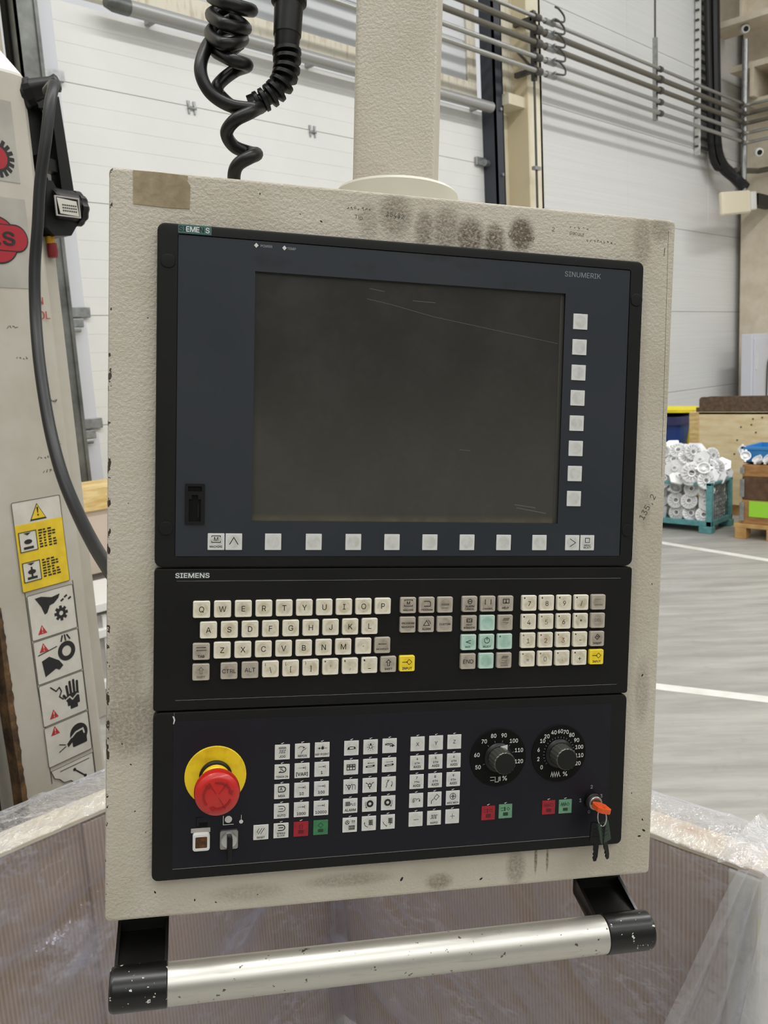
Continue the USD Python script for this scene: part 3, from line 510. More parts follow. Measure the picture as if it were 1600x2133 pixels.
# ---- lower module: machine control
Mc = pthing('machine_control_panel', 'black machine control panel with red mushroom button, two rotary dials and white membrane keys', 'control panel', (241.5, -610, -10))
pobj('bezel', slab(483, 161.4, 6, -10, 0, 2, 4, 241.5, -529.7), 'bezel_black', Mc)
pobj('front_plate', move(slab(446.4, 140.6, 1.2, -.5, .35, .25, 2), 241.6, -528.6), 'front_plate_violet', Mc)
pobj('edge_highlight', cat(boxm(19, 464.8, -599.3, -598.9, 0, .42), boxm(19.0, 19.3, -452.5, -449.5, 0, .1)), 'steel_satin', Mc, False)  # long strip: highlight on the plate's lower edge, modelled as bright metal
pobj('paint_chip', extr(Polygon([(17.6, -452.6), (19.2, -452.9), (20.2, -456.5), (19, -460.4), (18.2, -460), (18.8, -456.4)]), .06, .36), 'ink_white', Mc, False)
MK = slab(14.5, 14.6, .4, 0, .75, .3, 2)
def mkey(x, y, spec, m_='key_membrane', ink='ink_black', led=True):
    q = pat('membrane_key', MK, m_, Mc, (x, y, .3))
    if spec: sub('legend', move(legend(spec), 0, 0, .76), ink, q)
    if led: sub('led_mark', move(extr(TICK, .08), 0, 8.5, .06), 'ink_white', q)
ar = 'arrow_right_stop'
A_ = [[['jog', ('JOG', 2.1, 0, -4.2)], ['repos', ('REPOS', 2.0, 0, -4.8)], ['ref', ('REF POINT', 1.9, 0, -4.4)]],
      [['teach', ('TEACH IN', 1.8, 0, -4.8)], [ar, ('[VAR]', 3.2, 0, -3.4)], [ar, ('1', 2.6, 0, -3.2)]],
      [['mda', ('MDA', 2.1, 0, -4.4)], [ar, ('10', 2.6, 0, -3.4)], [ar, ('100', 2.6, 0, -3.4)]],
      [['auto', ('AUTO', 2.1, 0, -4.4)], [ar, ('1000', 2.6, 0, -4)], [ar, ('10000', 2.6, 0, -4)]],
      [['single', ('SINGLE', 1.6, 0, -2.6), ('BLOCK', 1.6, 0, -5)], None, None]]
for j, row in enumerate(A_):
    for k, sp in enumerate(row):
        x, y = 120.6 + 19.3*k, -491.9 - 19.25*j + .18*k
        if sp: mkey(x, y, sp)
mkey(139.9, -568.8, ['stop_i'], 'key_red', 'ink_dark_red'); mkey(159.2, -568.6, ['start_i'], 'key_go_green', 'ink_dark_green', False); mkey(101.3, -569.2, ['reset', ('RESET', 1.8, 0, -5)], led=False)
B_ = [['belt'], ['lamp'], ['gun'], ['magazine'], ['conv_left'], ['conv_right'], ['coolant_hose'], ['coolant'], ['swing'], ['plc', ('PLC', 2.2, 2.6, 1.4), ('ALARM', 2.4, 0, -4.2)], ['ring_ccw'], ['ring_cw'], ['fan_grid', ('??', 2.6, 3.4, 3)], ['screw_in'], ['screw_out']]
C_ = [[('X', 3.6, 0, -.2)], [('Y', 3.6, 0, -.2)], [('Z', 3.6, 0, .2)]] + [[(str(n), 2.3, 0, 4), (f'{n}TH', 2.0, 0, -.4), ('AXIS', 2.3, 0, -4)] for n in range(4, 10)] + [['clamp'], ['bottle'], ['wheel', ('M01 M09', 1.9, 0, -5)], ['minus'], ['rapid', ('RAPID', 1.9, 0, -5)], ['plus']]
for k, sp in enumerate(B_): mkey(188.1 + 19.15*(k % 3), -491.4 - 19.2*(k // 3) + .2*(k % 3), sp)
for k, sp in enumerate(C_): mkey(255.1 + 19.1*(k % 3), -490.6 - 19.15*(k // 3) + .15*(k % 3), sp)
mkey(331.6, -566, ['spindle_stop'], 'key_red', 'ink_dark_red'); mkey(350.2, -565.4, ['spindle_start'], 'key_pale_green', 'ink_dark_green'); mkey(397.6, -564.6, ['feed_stop'], 'key_red', 'ink_dark_red'); mkey(416.2, -564.8, ['feed_start'], 'key_pale_green', 'ink_dark_green')
# emergency stop
es = xform('emergency_stop', Mc); ex_, ey_ = 57.8, -511.4
pobj('yellow_collar', move(lathe([(28.8, .3), (28.8, 1.4), (28.2, 1.9), (0, 1.9)], 48), ex_, ey_), 'stop_yellow', es)
pobj('bushing', move(lathe([(15.4, 1.9), (15.4, 5), (14.2, 6), (14.2, 9)], 36), ex_, ey_), 'plastic_black', es); pobj('yellow_ring', move(lathe([(13.6, 6), (13.6, 15), (12.8, 16), (0, 16)], 36), ex_, ey_), 'stop_yellow', es)
pobj('mushroom_button', move(lathe([(12.6, 16), (13.2, 24), (15.5, 29), (19.2, 34), (20.4, 38), (20.4, 43), (19.6, 47), (17, 49.6), (15, 50.2), (8, 51.2), (0, 51.6)], 48), ex_, ey_), 'stop_red', es)
def on_cap(shape): return move(extr(shape, 1.2, 50.3), ex_, ey_)
for a0 in (100, 220, 340):
    pobj('turn_arrow', on_cap(unary_union([L_(arc(0, 0, 12.2, a0, a0 - 84), 1.5), affinity.translate(affinity.rotate(Polygon([(-2.4, 0), (2.4, 0), (0, -3.8)]), a0 - 84 - 0, origin=(0, 0)), 12.2*math.cos(math.radians(a0-84)), 12.2*math.sin(math.radians(a0-84)))])), 'stop_red_dark', es, False)
pobj('cap_groove', on_cap(unary_union([L_([(0, 0), (14*math.cos(math.radians(a)), 14*math.sin(math.radians(a)))], .9) for a in (52, 122, 300)])), 'stop_red_dark', es, False)
# lamp button and selector switch
lb = xform('lamp_button', Mc); pobj('lamp_frame', cut(move(slab(16, 16.6, 2.6, .3, 5.5, 1, 4), 45.2, -573.4), move(slab(10.8, 11.2, .8, 3, 9, 0, 2), 45.2, -573.4)), 'plastic_white', lb); pobj('lens', move(slab(10.8, 11.2, .8, .3, 4.4, .6, 2), 45.2, -573.4), 'lamp_amber', lb)
pobj('label_strip', move(slab(18, 4.4, .4, .3, .8, .2, 2), 44.6, -563.4), 'grey_plastic', Mc)
ss = xform('selector_switch', Mc); pobj('switch_plate', move(slab(17.2, 18.4, 2, .3, 4, .8, 3), 71, -573.2), 'steel_satin', ss); pobj('switch_ring', move(lathe([(7.4, 4), (7.4, 5.6), (6.4, 6), (0, 6)], 28), 71, -573), 'chrome', ss)
pobj('switch_lever', move(slab(5, 22, 1.6, 5.4, 15, 1.4, 3), 71.4, -578.4), 'plastic_black', ss)
sy_ = unary_union([L_([(65.6, -550.8), (65.6, -559.6), (75.4, -559.6)], .6), disc(70.4, -554.6, 3.4), L_([(82.4, -551), (82.4, -556)], .5), disc(82.4, -557.6, 1.9)])
pobj('symbol', extr(sy_, .06, .36), 'ink_white', Mc, False); pobj('symbol', extr(unary_union([frame_(40, -560, 51, -550.4, .7).difference(rect(46, -556, 52, -549)), rect(43, -560, 51, -556)]), .06, .36), 'groove_black', Mc, False)
# rotary dials
def dial(cx, cy, marks, ticks, icon_, pointer):
    d_ = xform('rotary_dial', Mc)
    pobj('dial_face', move(lathe([(30, .3), (30, 1.0), (29.6, 1.3), (0, 1.3)], 56), cx, cy), 'groove_black', d_)
    pobj('dial_numbers', cat(*[text(s, 4.0, cx + 23.2*math.cos(math.radians(a)), cy + 23.2*math.sin(math.radians(a)), 1.3, .06, True, squeeze=.9) for s, a in marks]), 'ink_white', d_, False)
    pobj('dial_ticks', extr(unary_union([L_([(cx + r0*math.cos(math.radians(a)), cy + r0*math.sin(math.radians(a))), (cx + 17.6*math.cos(math.radians(a)), cy + 17.6*math.sin(math.radians(a)))], .45) for a, r0 in ticks]), .06, 1.3), 'ink_grey', d_, False)
    pobj('dial_symbol', cat(extr(affinity.translate(unary_union(icon_), cx, cy), .06, 1.3), text('%', 4.6, cx + 7.6, cy - 22, 1.3, .06, True)), 'ink_white', d_, False)
    pobj('knob_skirt', move(lathe([(15.2, 1.3), (15.2, 2.6), (14, 4), (12.6, 5)], 36), cx, cy), 'rubber_black', d_)
    n = 72; a = np.linspace(0, 2*math.pi, n, endpoint=False); rb = lambda r: np.column_stack([(r + .35*(np.arange(n) % 4 < 2)) * np.cos(a), (r + .35*(np.arange(n) % 4 < 2)) * np.sin(a)])
    pobj('knob', move(loft([ring3(rb(11.6), 4.6), ring3(rb(11.0), 20), ring3(rb(10.4), 21)]), cx, cy), 'knob_metal', d_, 20)
    pobj('knob_cap', move(lathe([(10.3, 20.6), (10.3, 21.4), (0, 21.6)], 36), cx, cy), 'knob_face', d_)
    if pointer: a0 = math.radians(pointer); pobj('pointer', extr(Polygon([(cx + 14.9*math.cos(a0 + .02), cy + 14.9*math.sin(a0 + .02) + 1.4), (cx + 11.2*math.cos(a0 + .55), cy + 11.2*math.sin(a0 + .55) + 1), (cx + 11.8*math.cos(a0 - .16), cy + 11.8*math.sin(a0 - .16))]), .4, 5.1), 'ink_white', d_, False)
dial(340.4, -508.6, [('50', 203), ('60', 171), ('70', 132), ('80', 104), ('90', 76), ('100', 45), ('110', 16), ('120', -13)], [(a, 15.6) for a in (203, 132, 104, 76, 45, 16)], [L_([(-8, -20.4), (-2.6, -20.4), (-2.6, -25.4), (1, -25.4), (1, -20.2)], .6), L_([(-8, -23.6), (-3.6, -23.6)], .6), L_([(2.6, -20), (2.6, -24.6)], 1.1)], 56)
dial(406.9, -507.9, [('0', 216), ('2', 192), ('6', 168), ('10', 143), ('20', 127), ('40', 106), ('60', 88), ('70', 72), ('80', 54), ('90', 34), ('100', 14), ('110', -8), ('120', -30)], [(a, 16) for a in range(216, -40, -11)], [L_(wave(-8.4, 1.6, -22, 2.4, 4), .6), head(2, -23.6, 'd', .9)], None)
# key switch
ks = xform('key_switch', Mc)
pobj('switch_body', move(lathe([(8.8, .3), (8.8, 6), (8, 7), (7.6, 7.2)], 32), 446, -560), 'plastic_black', ks); pobj('lock_ring', move(lathe([(7.2, 6.5), (7.2, 10.5), (6.6, 11.2), (5.2, 11.2), (5.2, 9)], 32), 446, -560), 'steel_satin', ks); pobj('lock_core', move(lathe([(5.2, 7), (5.2, 10.2), (0, 10.2)], 24), 446, -560), 'knob_metal', ks)
pobj('dial_numbers', cat(text('2', 3.6, 445.6, -546, .36, .06, True), text('3', 3.6, 457, -556.4, .36, .06, True), text('1', 3.6, 433.4, -559.6, .36, .06, True), text('0', 3.2, 443.6, -572.6, .36, .06, True)), 'ink_grey', ks, False)
# key bunch hanging from the lock
Kb = pthing('key_bunch', 'orange-headed key in the lock with two black keys hanging from its ring', 'keys', (446, -606, 14))
hd = extr(Polygon([(-3.4, 0), (3.4, 0), (6.4, 4), (6.4, 16), (4, 19), (-4, 19), (-6.4, 16), (-6.4, 4)]).buffer(1).difference(disc(0, 15, 1.7)), 4.6, -2.3)
hd = cat(hd, move(extr(Polygon([(-4, 5), (4, 5), (4, 11), (-4, 11)]).buffer(.6), .5), 0, 0, 2.2))
hd = tr(hd, np.array([[math.cos(.2), 0, math.sin(.2), 446], [-math.sin(.2), 0, math.cos(.2), -560], [0, 1, 0, 12.5], [0, 0, 0, 1.]])); hd.fix_normals()
ik = xform('lock_key', Kb); pobj('key_head', hd, 'key_orange', ik); pobj('key_blade', boxm(442.6, 449.4, -561, -559, 8, 14), 'chrome', ik, False)
rg = tube([(445.0 + 5*math.cos(a)*.6, -568.0 + 9*math.sin(a), 26.5 + 3.5*math.cos(a)) for a in np.linspace(0, 2*math.pi, 30)], .7, 8)
pobj('split_ring', rg, 'chrome', Kb)
def spare(x, y, ang, gm):
    p_ = xform('spare_key', Kb)
    hm = extr(unary_union([rect(-5.6, -9, 5.6, 9).buffer(1.6)]).difference(disc(0, 7.6, 1.8)), 3.4); bm = extr(Polygon([(-2.6, -9), (2.6, -9), (2.6, -24), (1.4, -29), (-1.2, -29.6), (-2.4, -26), (-1.4, -24.4), (-2.6, -22.6), (-1.6, -20.4), (-2.6, -18)]), 1.6, .9)
    rb_ = cat(*[boxm(-4.4, 4.4, yy - .5, yy + .5, 3.4, 3.8) for yy in (4, 0, -4)])
    M4 = trimesh.transformations.translation_matrix((x, y, 21.5)) @ rot(ang, (0, 0, 1)) @ rot(18 if ang > 0 else -14, (0, 1, 0))
    pobj('key_head', tr(cat(hm, rb_), M4), gm, p_); pobj('key_blade', tr(bm, M4), 'plastic_black', p_, False)
spare(442.6, -585.4, -4, 'plastic_black'); spare(448.6, -584.6, 11, 'key_plastic_green')

# ------------------------------------------------------------------ hall shell: floor, back wall (y = 5), right wall (x = 12.35)
WY, WX = 5.0, 12.35
struct('floor', boxm(-6, 14, -8, 7, -.1, 0), 'floor_concrete', smooth=False)
def floor_line(p, q, w, label):
    p, q = np.array(p), np.array(q); d = (q - p) / np.linalg.norm(q - p); nn = np.array([-d[1], d[0]]) * w / 2
    tag(obj('floor_line', extr(Polygon([p - nn, q - nn, q + nn, p + nn]), .002), 'paint_white_line', None, False), label, 'floor marking')
floor_line((6.62, 4.4), (5.9, .6), .075, 'white painted floor line running in front of the mesh crate and the pallet')
floor_line((2.6, 4.95), (4.2, -.25), .075, 'white painted floor line nearer to the plastic-wrapped enclosure')
wall = struct('wall_back')
GAP = .004
xs = (7.13, 9.155, 11.2, 12.35)
zs = (0, 1.0, 1.975, 2.955, 3.93, 4.86, 5.9, 7.0)
for i in range(7):
    cols = ((xs[0], xs[3]),) if i < 3 else tuple(zip(xs[:-1], xs[1:]))
    for a, b in cols: obj('wall_panel', boxm(a + GAP/2, b - GAP/2, WY, WY + .1, zs[i] + GAP/2, zs[i+1] - GAP/2, .003), 'wall_white', wall, False)
obj('panel_joint', boxm(7.1, 12.35, WY + .02, WY + .12, 0, 7), 'track_grey', wall, False)
obj('wall_panel', boxm(-2, 2.28, WY + .02, WY + .12, 0, 7), 'steel_cream', wall, False)
wr = struct('wall_right')
for i in range(7): obj('wall_panel', boxm(WX, WX + .1, -6, WY + .1, zs[i] + GAP/2, zs[i+1] - GAP/2, .003), 'wall_white', wr, False)

struct('wall_front', boxm(-6.3, 14, -8.3, -8.2, 0, 7), 'wall_far', smooth=False); struct('wall_left', boxm(-6.3, -6.2, -8.2, 7, 0, 7), 'wall_far', smooth=False)

# ---- sectional door, built slat by slat
dr = struct('door_1')
DX0, DX1 = 2.43, 6.56
zz = 3.70; k = 0
while zz > .10:
    h = .1105
    g_ = .0002; gb = .004 if k % 6 == 3 else .0002
    obj('slat', boxm(DX0 + .15, DX1, WY, WY + .012, zz - h + gb, zz - g_, .0010), 'door_white', dr, False); zz -= h; k += 1
obj('door_backing', boxm(DX0, DX1, WY + .010, WY + .03, .1, 3.70), 'door_white', dr, False)
obj('end_stile', boxm(DX0, DX0 + .15, WY - .006, WY + .03, .1, 3.70, .004), 'stile_white', dr, False, label='bluish white end stile')
SEAM = [3.258, 2.595, 1.932, 1.269]
for z in SEAM:
    for x, lab in ((3.472, 0), (4.512, 0), (5.6, 0)):
        if z == SEAM[0] or x == 5.6: obj('hinge', cat(boxm(x - .032, x - .012, WY - .008, WY, z + .012, z + .034), boxm(x + .012, x + .032, WY - .008, WY, z + .012, z + .034), boxm(x - .028, x - .016, WY - .010, WY, z - .045, z + .012), boxm(x + .016, x + .028, WY - .010, WY, z - .045, z + .012), rod((x - .032, WY - .010, z - .012), (x + .032, WY - .010, z - .012), .007, 8)), 'zinc', dr)
    obj('roller_bracket', cat(boxm(DX0 - .02, DX0 + .17, WY - .03, WY - .006, z - .012, z + .05, .004), boxm(DX0 - .02, DX0 + .11, WY - .05, WY - .006, z - .07, z - .02, .004), rod((DX0 - .06, WY - .05, z - .085), (DX0 + .08, WY - .05, z - .085), .016, 10)), 'zinc', dr)
    obj('roller_bracket', cat(boxm(DX1 - .14, DX1 + .02, WY - .03, WY, z - .02, z + .05, .004), rod((DX1 - .06, WY - .05, z), (DX1 + .08, WY - .05, z), .03, 10)), 'zinc', dr)
tl = thing('door_track', 'galvanised vertical guide track at the left edge of the white sectional door', 'door track', loc=(2.36, WY - .1, 0))
obj('channel', move(cat(boxm(2.30, 2.405, WY - .14, WY - .12, 0, 7), boxm(2.30, 2.31, WY - .14, WY, 0, 7), boxm(2.405, 2.425, WY - .15, WY, 0, 7)), -2.36, -(WY - .1)), 'track_grey', tl, False); obj('seal', boxm(-.078, -.062, .04, .1, 0, 7), 'groove_black', tl, False)
tr_ = thing('door_track', 'dark vertical guide track at the right edge of the white sectional door', 'door track', loc=(6.6, WY - .1, 0))
obj('channel', cat(boxm(-.045, .075, -.05, -.03, 0, 7), boxm(-.045, -.03, -.05, .1, 0, 7), boxm(.06, .075, -.05, .1, 0, 7)), 'track_dark', tr_, False)
obj('track_bolt', cat(*[rod((.02, -.07, z), (.02, -.045, z), .014, 8) for z in np.arange(.4, 6, .55)]), 'zinc', tr_)
bar = thing('door_bar', 'round grey bar running along the top edge of the white sectional door', 'bar', loc=(2.9, WY - .13, 3.705))
obj('tube', tr(lathe([(.045, 0), (.045, 3.62)], 20), rot(90, (0, 1, 0))), 'beam_grey', bar); obj('tube_end', tr(lathe([(.0, -.05), (.03, -.05), (.045, 0), (.047, .06), (.047, .1)], 20), rot(90, (0, 1, 0))), 'track_grey', bar)
obj('carrier', cat(*[boxm(x - .02, x + .02, .0, .13, -.02, .02) for x in (.3, 1.6, 2.9, 3.5)]), 'beam_grey', bar, False)
lt = struct('window_1')
obj('window_frame', cat(boxm(2.2, 6.5, WY, WY + .06, 3.76, 3.93, .004), *[boxm(x - .06, x + .06, WY, WY + .05, 3.93, 6.2, .004) for x in (2.5, 3.35, 4.42, 5.45, 6.44)]), 'lintel_stained', lt, False)
for a, b in ((2.56, 3.29), (3.41, 4.36), (4.48, 5.39), (5.51, 6.38)):
    for z0, z1 in ((3.93, 4.25), (4.25, 4.62), (4.62, 5.2), (5.2, 6.2)): obj('pane', boxm(a, b, WY + .02, WY + .04, z0 + .006, z1 - .006, .004), 'glazing_white', lt, False)
# ---- steel column beside the door
col = thing('steel_column', 'cream painted steel column between the sectional door and the panelled wall', 'column', loc=(6.9, WY - .2, 0))
cc = lambda *a: move(boxm(*a), -6.9, -(WY - .2))
obj('flange', cc(6.93, 7.13, WY - .25, WY - .235, 0, 7), 'steel_cream', col, False); obj('web', cc(6.905, 6.93, WY - .25, WY + .05, 0, 7), 'steel_cream_shaded', col, False)
obj('flange', cc(6.68, 6.93, WY - .02, WY + .02, 0, 3.72), 'steel_cream', col, False); obj('return', cc(7.10, 7.135, WY - .25, WY, 0, 7), 'steel_cream', col, False)
obj('cross_beam', cc(6.66, 7.0, WY - .22, WY, 3.74, 3.83), 'steel_cream', col, False); obj('upper_plate', cc(6.68, 6.91, WY - .1, WY - .06, 3.83, 7), 'lintel_stained', col, False)
# ---- pipes along the wall, hangers and valves
PY = 4.6
pz = [(4.432, .017, 'pipe_steel'), (4.332, .026, 'pipe_dark'), (4.222, .024, 'pipe_dark'), (4.106, .020, 'pipe_steel'), (3.994, .020, 'pipe_steel')]
names = ['topmost thin pipe of the five along the upper wall', 'thick dark pipe second from the top along the upper wall', 'dark pipe third from the top along the upper wall', 'bright pipe fourth from the top along the upper wall', 'lowest of the five pipes along the upper wall']
for (z, r, mt), lab in zip(pz, names):
    p = thing('pipe', lab, 'pipe', loc=(5.0, PY, z))
    obj('run', cat(rod((-1, 0, 0), (6.25, 0, 0), r, 12), tube(spline([(6.25, 0, 0), (6.33, 0, 0), (6.37, -.04, 0), (6.37, -.15, 0)], 5), r, 10), rod((6.37, -.12, 0), (6.37, -5, 0), r, 12)), mt, p)
    obj('coupling', cat(rod((1.82, 0, 0), (1.90, 0, 0), r + .012, 12), rod((4.10, 0, 0), (4.15, 0, 0), r + .012, 12), rod((6.2, 0, 0), (6.25, 0, 0), r + .010, 12)), 'pipe_bracket', p)
    vb = xform('valve', p); obj('valve_body', cat(rod((1.98, 0, 0), (2.12, 0, 0), r + .008, 12), rod((2.05, 0, 0), (2.05, -.06, .01), .014, 8)), 'zinc', vb)
    obj('valve_lever', tube(spline([(2.05, -.055, .0), (2.17, -.07, .01), (2.18, -.07, .06), (2.10, -.07, .10), (2.04, -.07, .105)], 5), .009, 6), 'pipe_bracket', vb)
for x, z0, z1, lab in ((6.87, 2.0, 4.5, 'pipe hanger strut with a thin rod beside the cream column'), (9.11, 3.93, 7, 'thin rod hanger holding the five pipes halfway along the wall')):
    hg = thing('pipe_hanger', lab, 'pipe hanger', loc=(x, PY + .05, z0))
    obj('strut', boxm(-.02, .02, -.02, .02, 3.93 - z0, (4.5 if x < 8 else 4.75) - z0), 'pipe_bracket' if x < 8 else 'zinc', hg, False)
    obj('rod', rod((0, 0, 0), (0, 0, z1 - z0), .011, 8), 'pipe_bracket', hg)
    if x < 8: obj('wall_arm', cat(boxm(-.02, .02, 0, .2, 2.0, 2.04), rod((0, 0, 2.02), (0, .2, 2.25), .012, 6)), 'pipe_bracket', hg, False); obj('wall_arm', boxm(-.02, .02, 0, .2, 2.42, 2.46), 'pipe_bracket', hg, False); obj('rod_clip', boxm(-.045, .045, -.02, .02, 1.18, 1.21), 'zinc', hg, False)
hp = thing('pipe_post', 'upright galvanised post carrying the pipes where they turn the corner', 'post', loc=(11.39, PY + .03, 3.2)); obj('tube', rod((0, 0, 0), (0, 0, 2.0), .035, 12), 'zinc', hp); obj('foot', boxm(-.05, .05, -.05, .05, -.02, .05), 'pipe_bracket', hp, False)
# ---- cable ladder with black cables near the corner
lad = thing('cable_ladder', 'white vertical cable ladder on the wall near the corner', 'cable tray', loc=(10.98, WY - .05, 3.75))
for x in (-.19, .19): obj('side_rail', boxm(x - .006, x + .006, -.03, .04, .1, 3.3), 'plastic_white', lad, False)
for z in np.arange(.2, 3.2, .11): obj('rung', boxm(-.22, .22, -.012, .03, z - .010, z + .010), 'pipe_bracket', lad, False)
for P_, r, lab in (([(10.78, 4.85, 7), (10.80, 4.85, 5.57), (10.88, 4.85, 4.52), (10.94, 4.85, 3.92), (11.08, 4.84, 3.72), (11.19, 4.82, 3.74)], .040, 'left thin black cable hanging on the cable ladder'),
    ([(10.95, 4.85, 7), (10.98, 4.85, 5.62), (11.04, 4.85, 4.55), (11.08, 4.85, 3.99), (11.2, 4.82, 3.75), (11.36, 4.72, 3.60), (11.36, 4.6, 3.46)], .070, 'thick black cable running down the ladder to the cream box')):
    tag(obj('power_cable', tube(spline(P_, 6), r, 10), 'cable_black'), lab, 'cable')
bx = thing('wall_heater_box', 'flat cream box on a black arm in the corner under the pipes', 'box', loc=(11.1, 4.55, 3.25))
obj('box_body', tr(boxm(-.56, .26, -.03, .03, -.13, .14, .02), rot(-7, (0, 1, 0))), 'box_cream', bx); obj('box_end', tr(boxm(.27, .42, -.04, .04, -.10, .12, .01), rot(-7, (0, 1, 0))), 'plastic_white', bx); obj('arm', boxm(.44, 1.1, -.05, .05, .0, .15), 'plastic_black', bx, False)
cd = thing('conduit', 'dark horizontal conduit on the right wall above the cream box', 'conduit', loc=(11.3, 4.7, 3.68)); obj('tube', cat(rod((0, 0, 0), (.6, -.05, .05), .035, 10), rod((.6, -.05, .05), (.75, -2.5, .05), .035, 10)), 'pipe_dark', cd)
for x, y, z, lab in ((11.30, 4.42, 3.84, 'small white security camera above the cream box'), (11.33, 4.62, 5.30, 'small white security camera on top of the pipe post')):
    sc_ = thing('security_camera', lab, 'camera', loc=(x, y, z)); A = align((0, 0, 0), (-.75, -.6, -.25))
    obj('camera_body', tr(lathe([(0, -.06), (.038, -.06), (.05, -.03), (.05, .05), (.042, .06)], 20), A), 'plastic_white', sc_); obj('lens', tr(lathe([(.030, .055), (.030, .066), (0, .066)], 16), A), 'plastic_black', sc_)
rc = thing('crane_column', 'pale beige steel column with crane bracket in the corner', 'column', loc=(12.1, 4.6, 0))
obj('shaft', boxm(-.08, .24, -.6, .32, 0, 7, .01), 'steel_beige_dim', rc, False)
obj('bracket', cat(boxm(-.64, .0, -.6, .25, 4.88, 4.95), boxm(-.64, 0, -.05, 0, 4.55, 4.88), boxm(-.64, 0, -.45, -.4, 4.55, 4.88), boxm(-.5, 0, -.5, .1, 4.50, 4.55)), 'steel_beige_dim', rc, False)
obj('girder', cat(boxm(-.9, -.45, -4, .6, 5.35, 5.42), boxm(-.72, -.68, -4, .6, 5.42, 6.3), *[boxm(-.9, -.72, y, y + .03, 5.42, 6.3) for y in (-1.2, -.6, 0, .5)]), 'steel_beige_dim', rc, False)
wc = thing('wall_cabinet', 'pale lilac-white metal cabinet against the corner behind the plywood crate', 'cabinet', loc=(11.75, 4.5, 0))
obj('body', boxm(-.34, .32, 0, .14, .15, 1.66, .008), 'cabinet_lilac', wc, False); obj('door', boxm(-.29, .29, -.015, 0, .2, 1.60, .004), 'cabinet_lilac', wc, False); obj('handle', boxm(-.24, -.21, -.03, -.015, 1.2, 1.42), 'plastic_white', wc, False); obj('knob', rod((.2, -.04, 1.52), (.2, -.01, 1.52), .018, 8), 'groove_black', wc); obj('door_cable', tube(spline([(.22, -.02, 1.35), (.12, -.03, 1.25), (.1, -.03, .95), (.12, -.02, .6)], 5), .01, 6), 'pipe_bracket', wc)
obj('plinth', boxm(-.3, .28, .03, .12, 0, .15), 'track_dark', wc, False)

# ---- goods on the floor at the right
cage = thing('mesh_crate', 'teal steel mesh crate full of silvery aluminium castings', 'crate', loc=(6.909, 3.035, 0))
W_, L2 = .42, .86
for x in (.02, W_ - .02):
    for y in (.025, L2): obj('corner_post', boxm(x - .02, x + .02, y - .025, y + .025, .02, .425, .004), 'teal_steel', cage, False)
    for y in (.05, L2 - .03): obj('foot', boxm(x - .035, x + .045, y - .055, y + .055, 0, .055, .004), 'teal_steel', cage, False)
for z, h in ((.40, .022), (.055, .045)):
    for y in (.02, L2): obj('rail', boxm(0, W_, y - .012, y + .012, z, z + h, .003), 'teal_steel', cage, False)
    for x in (.012, W_ - .012): obj('rail', boxm(x - .012, x + .012, .0, L2 + .02, z, z + h, .003), 'teal_steel', cage, False)
obj('base_plate', boxm(.02, W_ - .02, .03, L2 - .01, .07, .085), 'teal_steel', cage, False)
def wires(axis):
    ms = []
    for z in np.arange(.13, .40, .036): ms.append(boxm(.03, W_ - .03, .018, .022, z, z + .004) if axis == 'x' else boxm(.008, .012, .05, L2, z, z + .004))
    if axis == 'x': ms += [boxm(x, x + .004, .016, .020, .1, .40) for x in np.arange(.06, W_ - .03, .036)]
    else: ms += [boxm(.006, .010, y, y + .004, .1, .40) for y in (.3, .55)]
    return cat(*ms)
tag(obj('wire_mesh', wires('x'), 'mesh_wire', cage, False), kind='stuff')
# castings: three kinds, each piece its own object
def casting_wheel():
    ms = [lathe([(.022, -.02), (.022, .022), (.035, .024), (.036, .006), (.062, .004), (.066, .014), (.086, .012), (.088, -.006), (.08, -.02), (.022, -.02)], 20)]
    for a in np.linspace(0, 360, 14, endpoint=False): ms.append(tr(boxm(.038, .08, -.004, .004, .004, .022), rot(a, (0, 0, 1))))
    return cat(*ms)
def casting_cup(): return cat(lathe([(.0, -.03), (.05, -.03), (.062, .02), (.066, .03), (.056, .03), (.048, -.01), (.02, -.012), (.02, .02), (.0, .02)], 18), boxm(.05, .085, -.012, .012, .005, .025), boxm(-.085, -.05, -.012, .012, .005, .025))
def casting_plate(): return cat(extr(Polygon([(-.10, -.03), (-.03, -.07), (.06, -.06), (.1, 0), (.05, .065), (-.05, .06)]).buffer(.012).difference(disc(.01, 0, .016)), .018, -.009), lathe([(.016, .0), (.016, .035), (.03, .035), (.036, .008)], 14))
CAST = [(casting_wheel(), 'finned_wheel_casting', 'finned aluminium wheel casting heaped in the teal mesh crate', 'casting', 'finned castings in the mesh crate'), (casting_cup(), 'cup_casting', 'cup shaped aluminium casting heaped in the teal mesh crate', 'casting', 'cup castings in the mesh crate'), (casting_plate(), 'plate_casting', 'flat bored aluminium casting heaped in the teal mesh crate', 'casting', 'plate castings in the mesh crate')]
rc_ = random.Random(3)
def put_casting(k, x, y, z, nrm, spin, sc=1.0):
    m_, nm, lb_, ct, gp = CAST[k]
    if z < .42: lb_, gp = lb_.replace('heaped in', 'packed below the rim of'), gp.replace('in the', 'inside the')
    else: lb_, gp = lb_.replace('heaped in', 'heaped above the rim of'), gp.replace('in the', 'heaped on the')
    A = align((0, 0, 0), nrm) @ rot(spin, (0, 0, 1)); A[:3, :3] *= sc; A[:3, 3] = (x, y, z)
    tag(obj(nm, m_, 'cast_alu', None, 30, mat4=A), lb_, ct, gp)
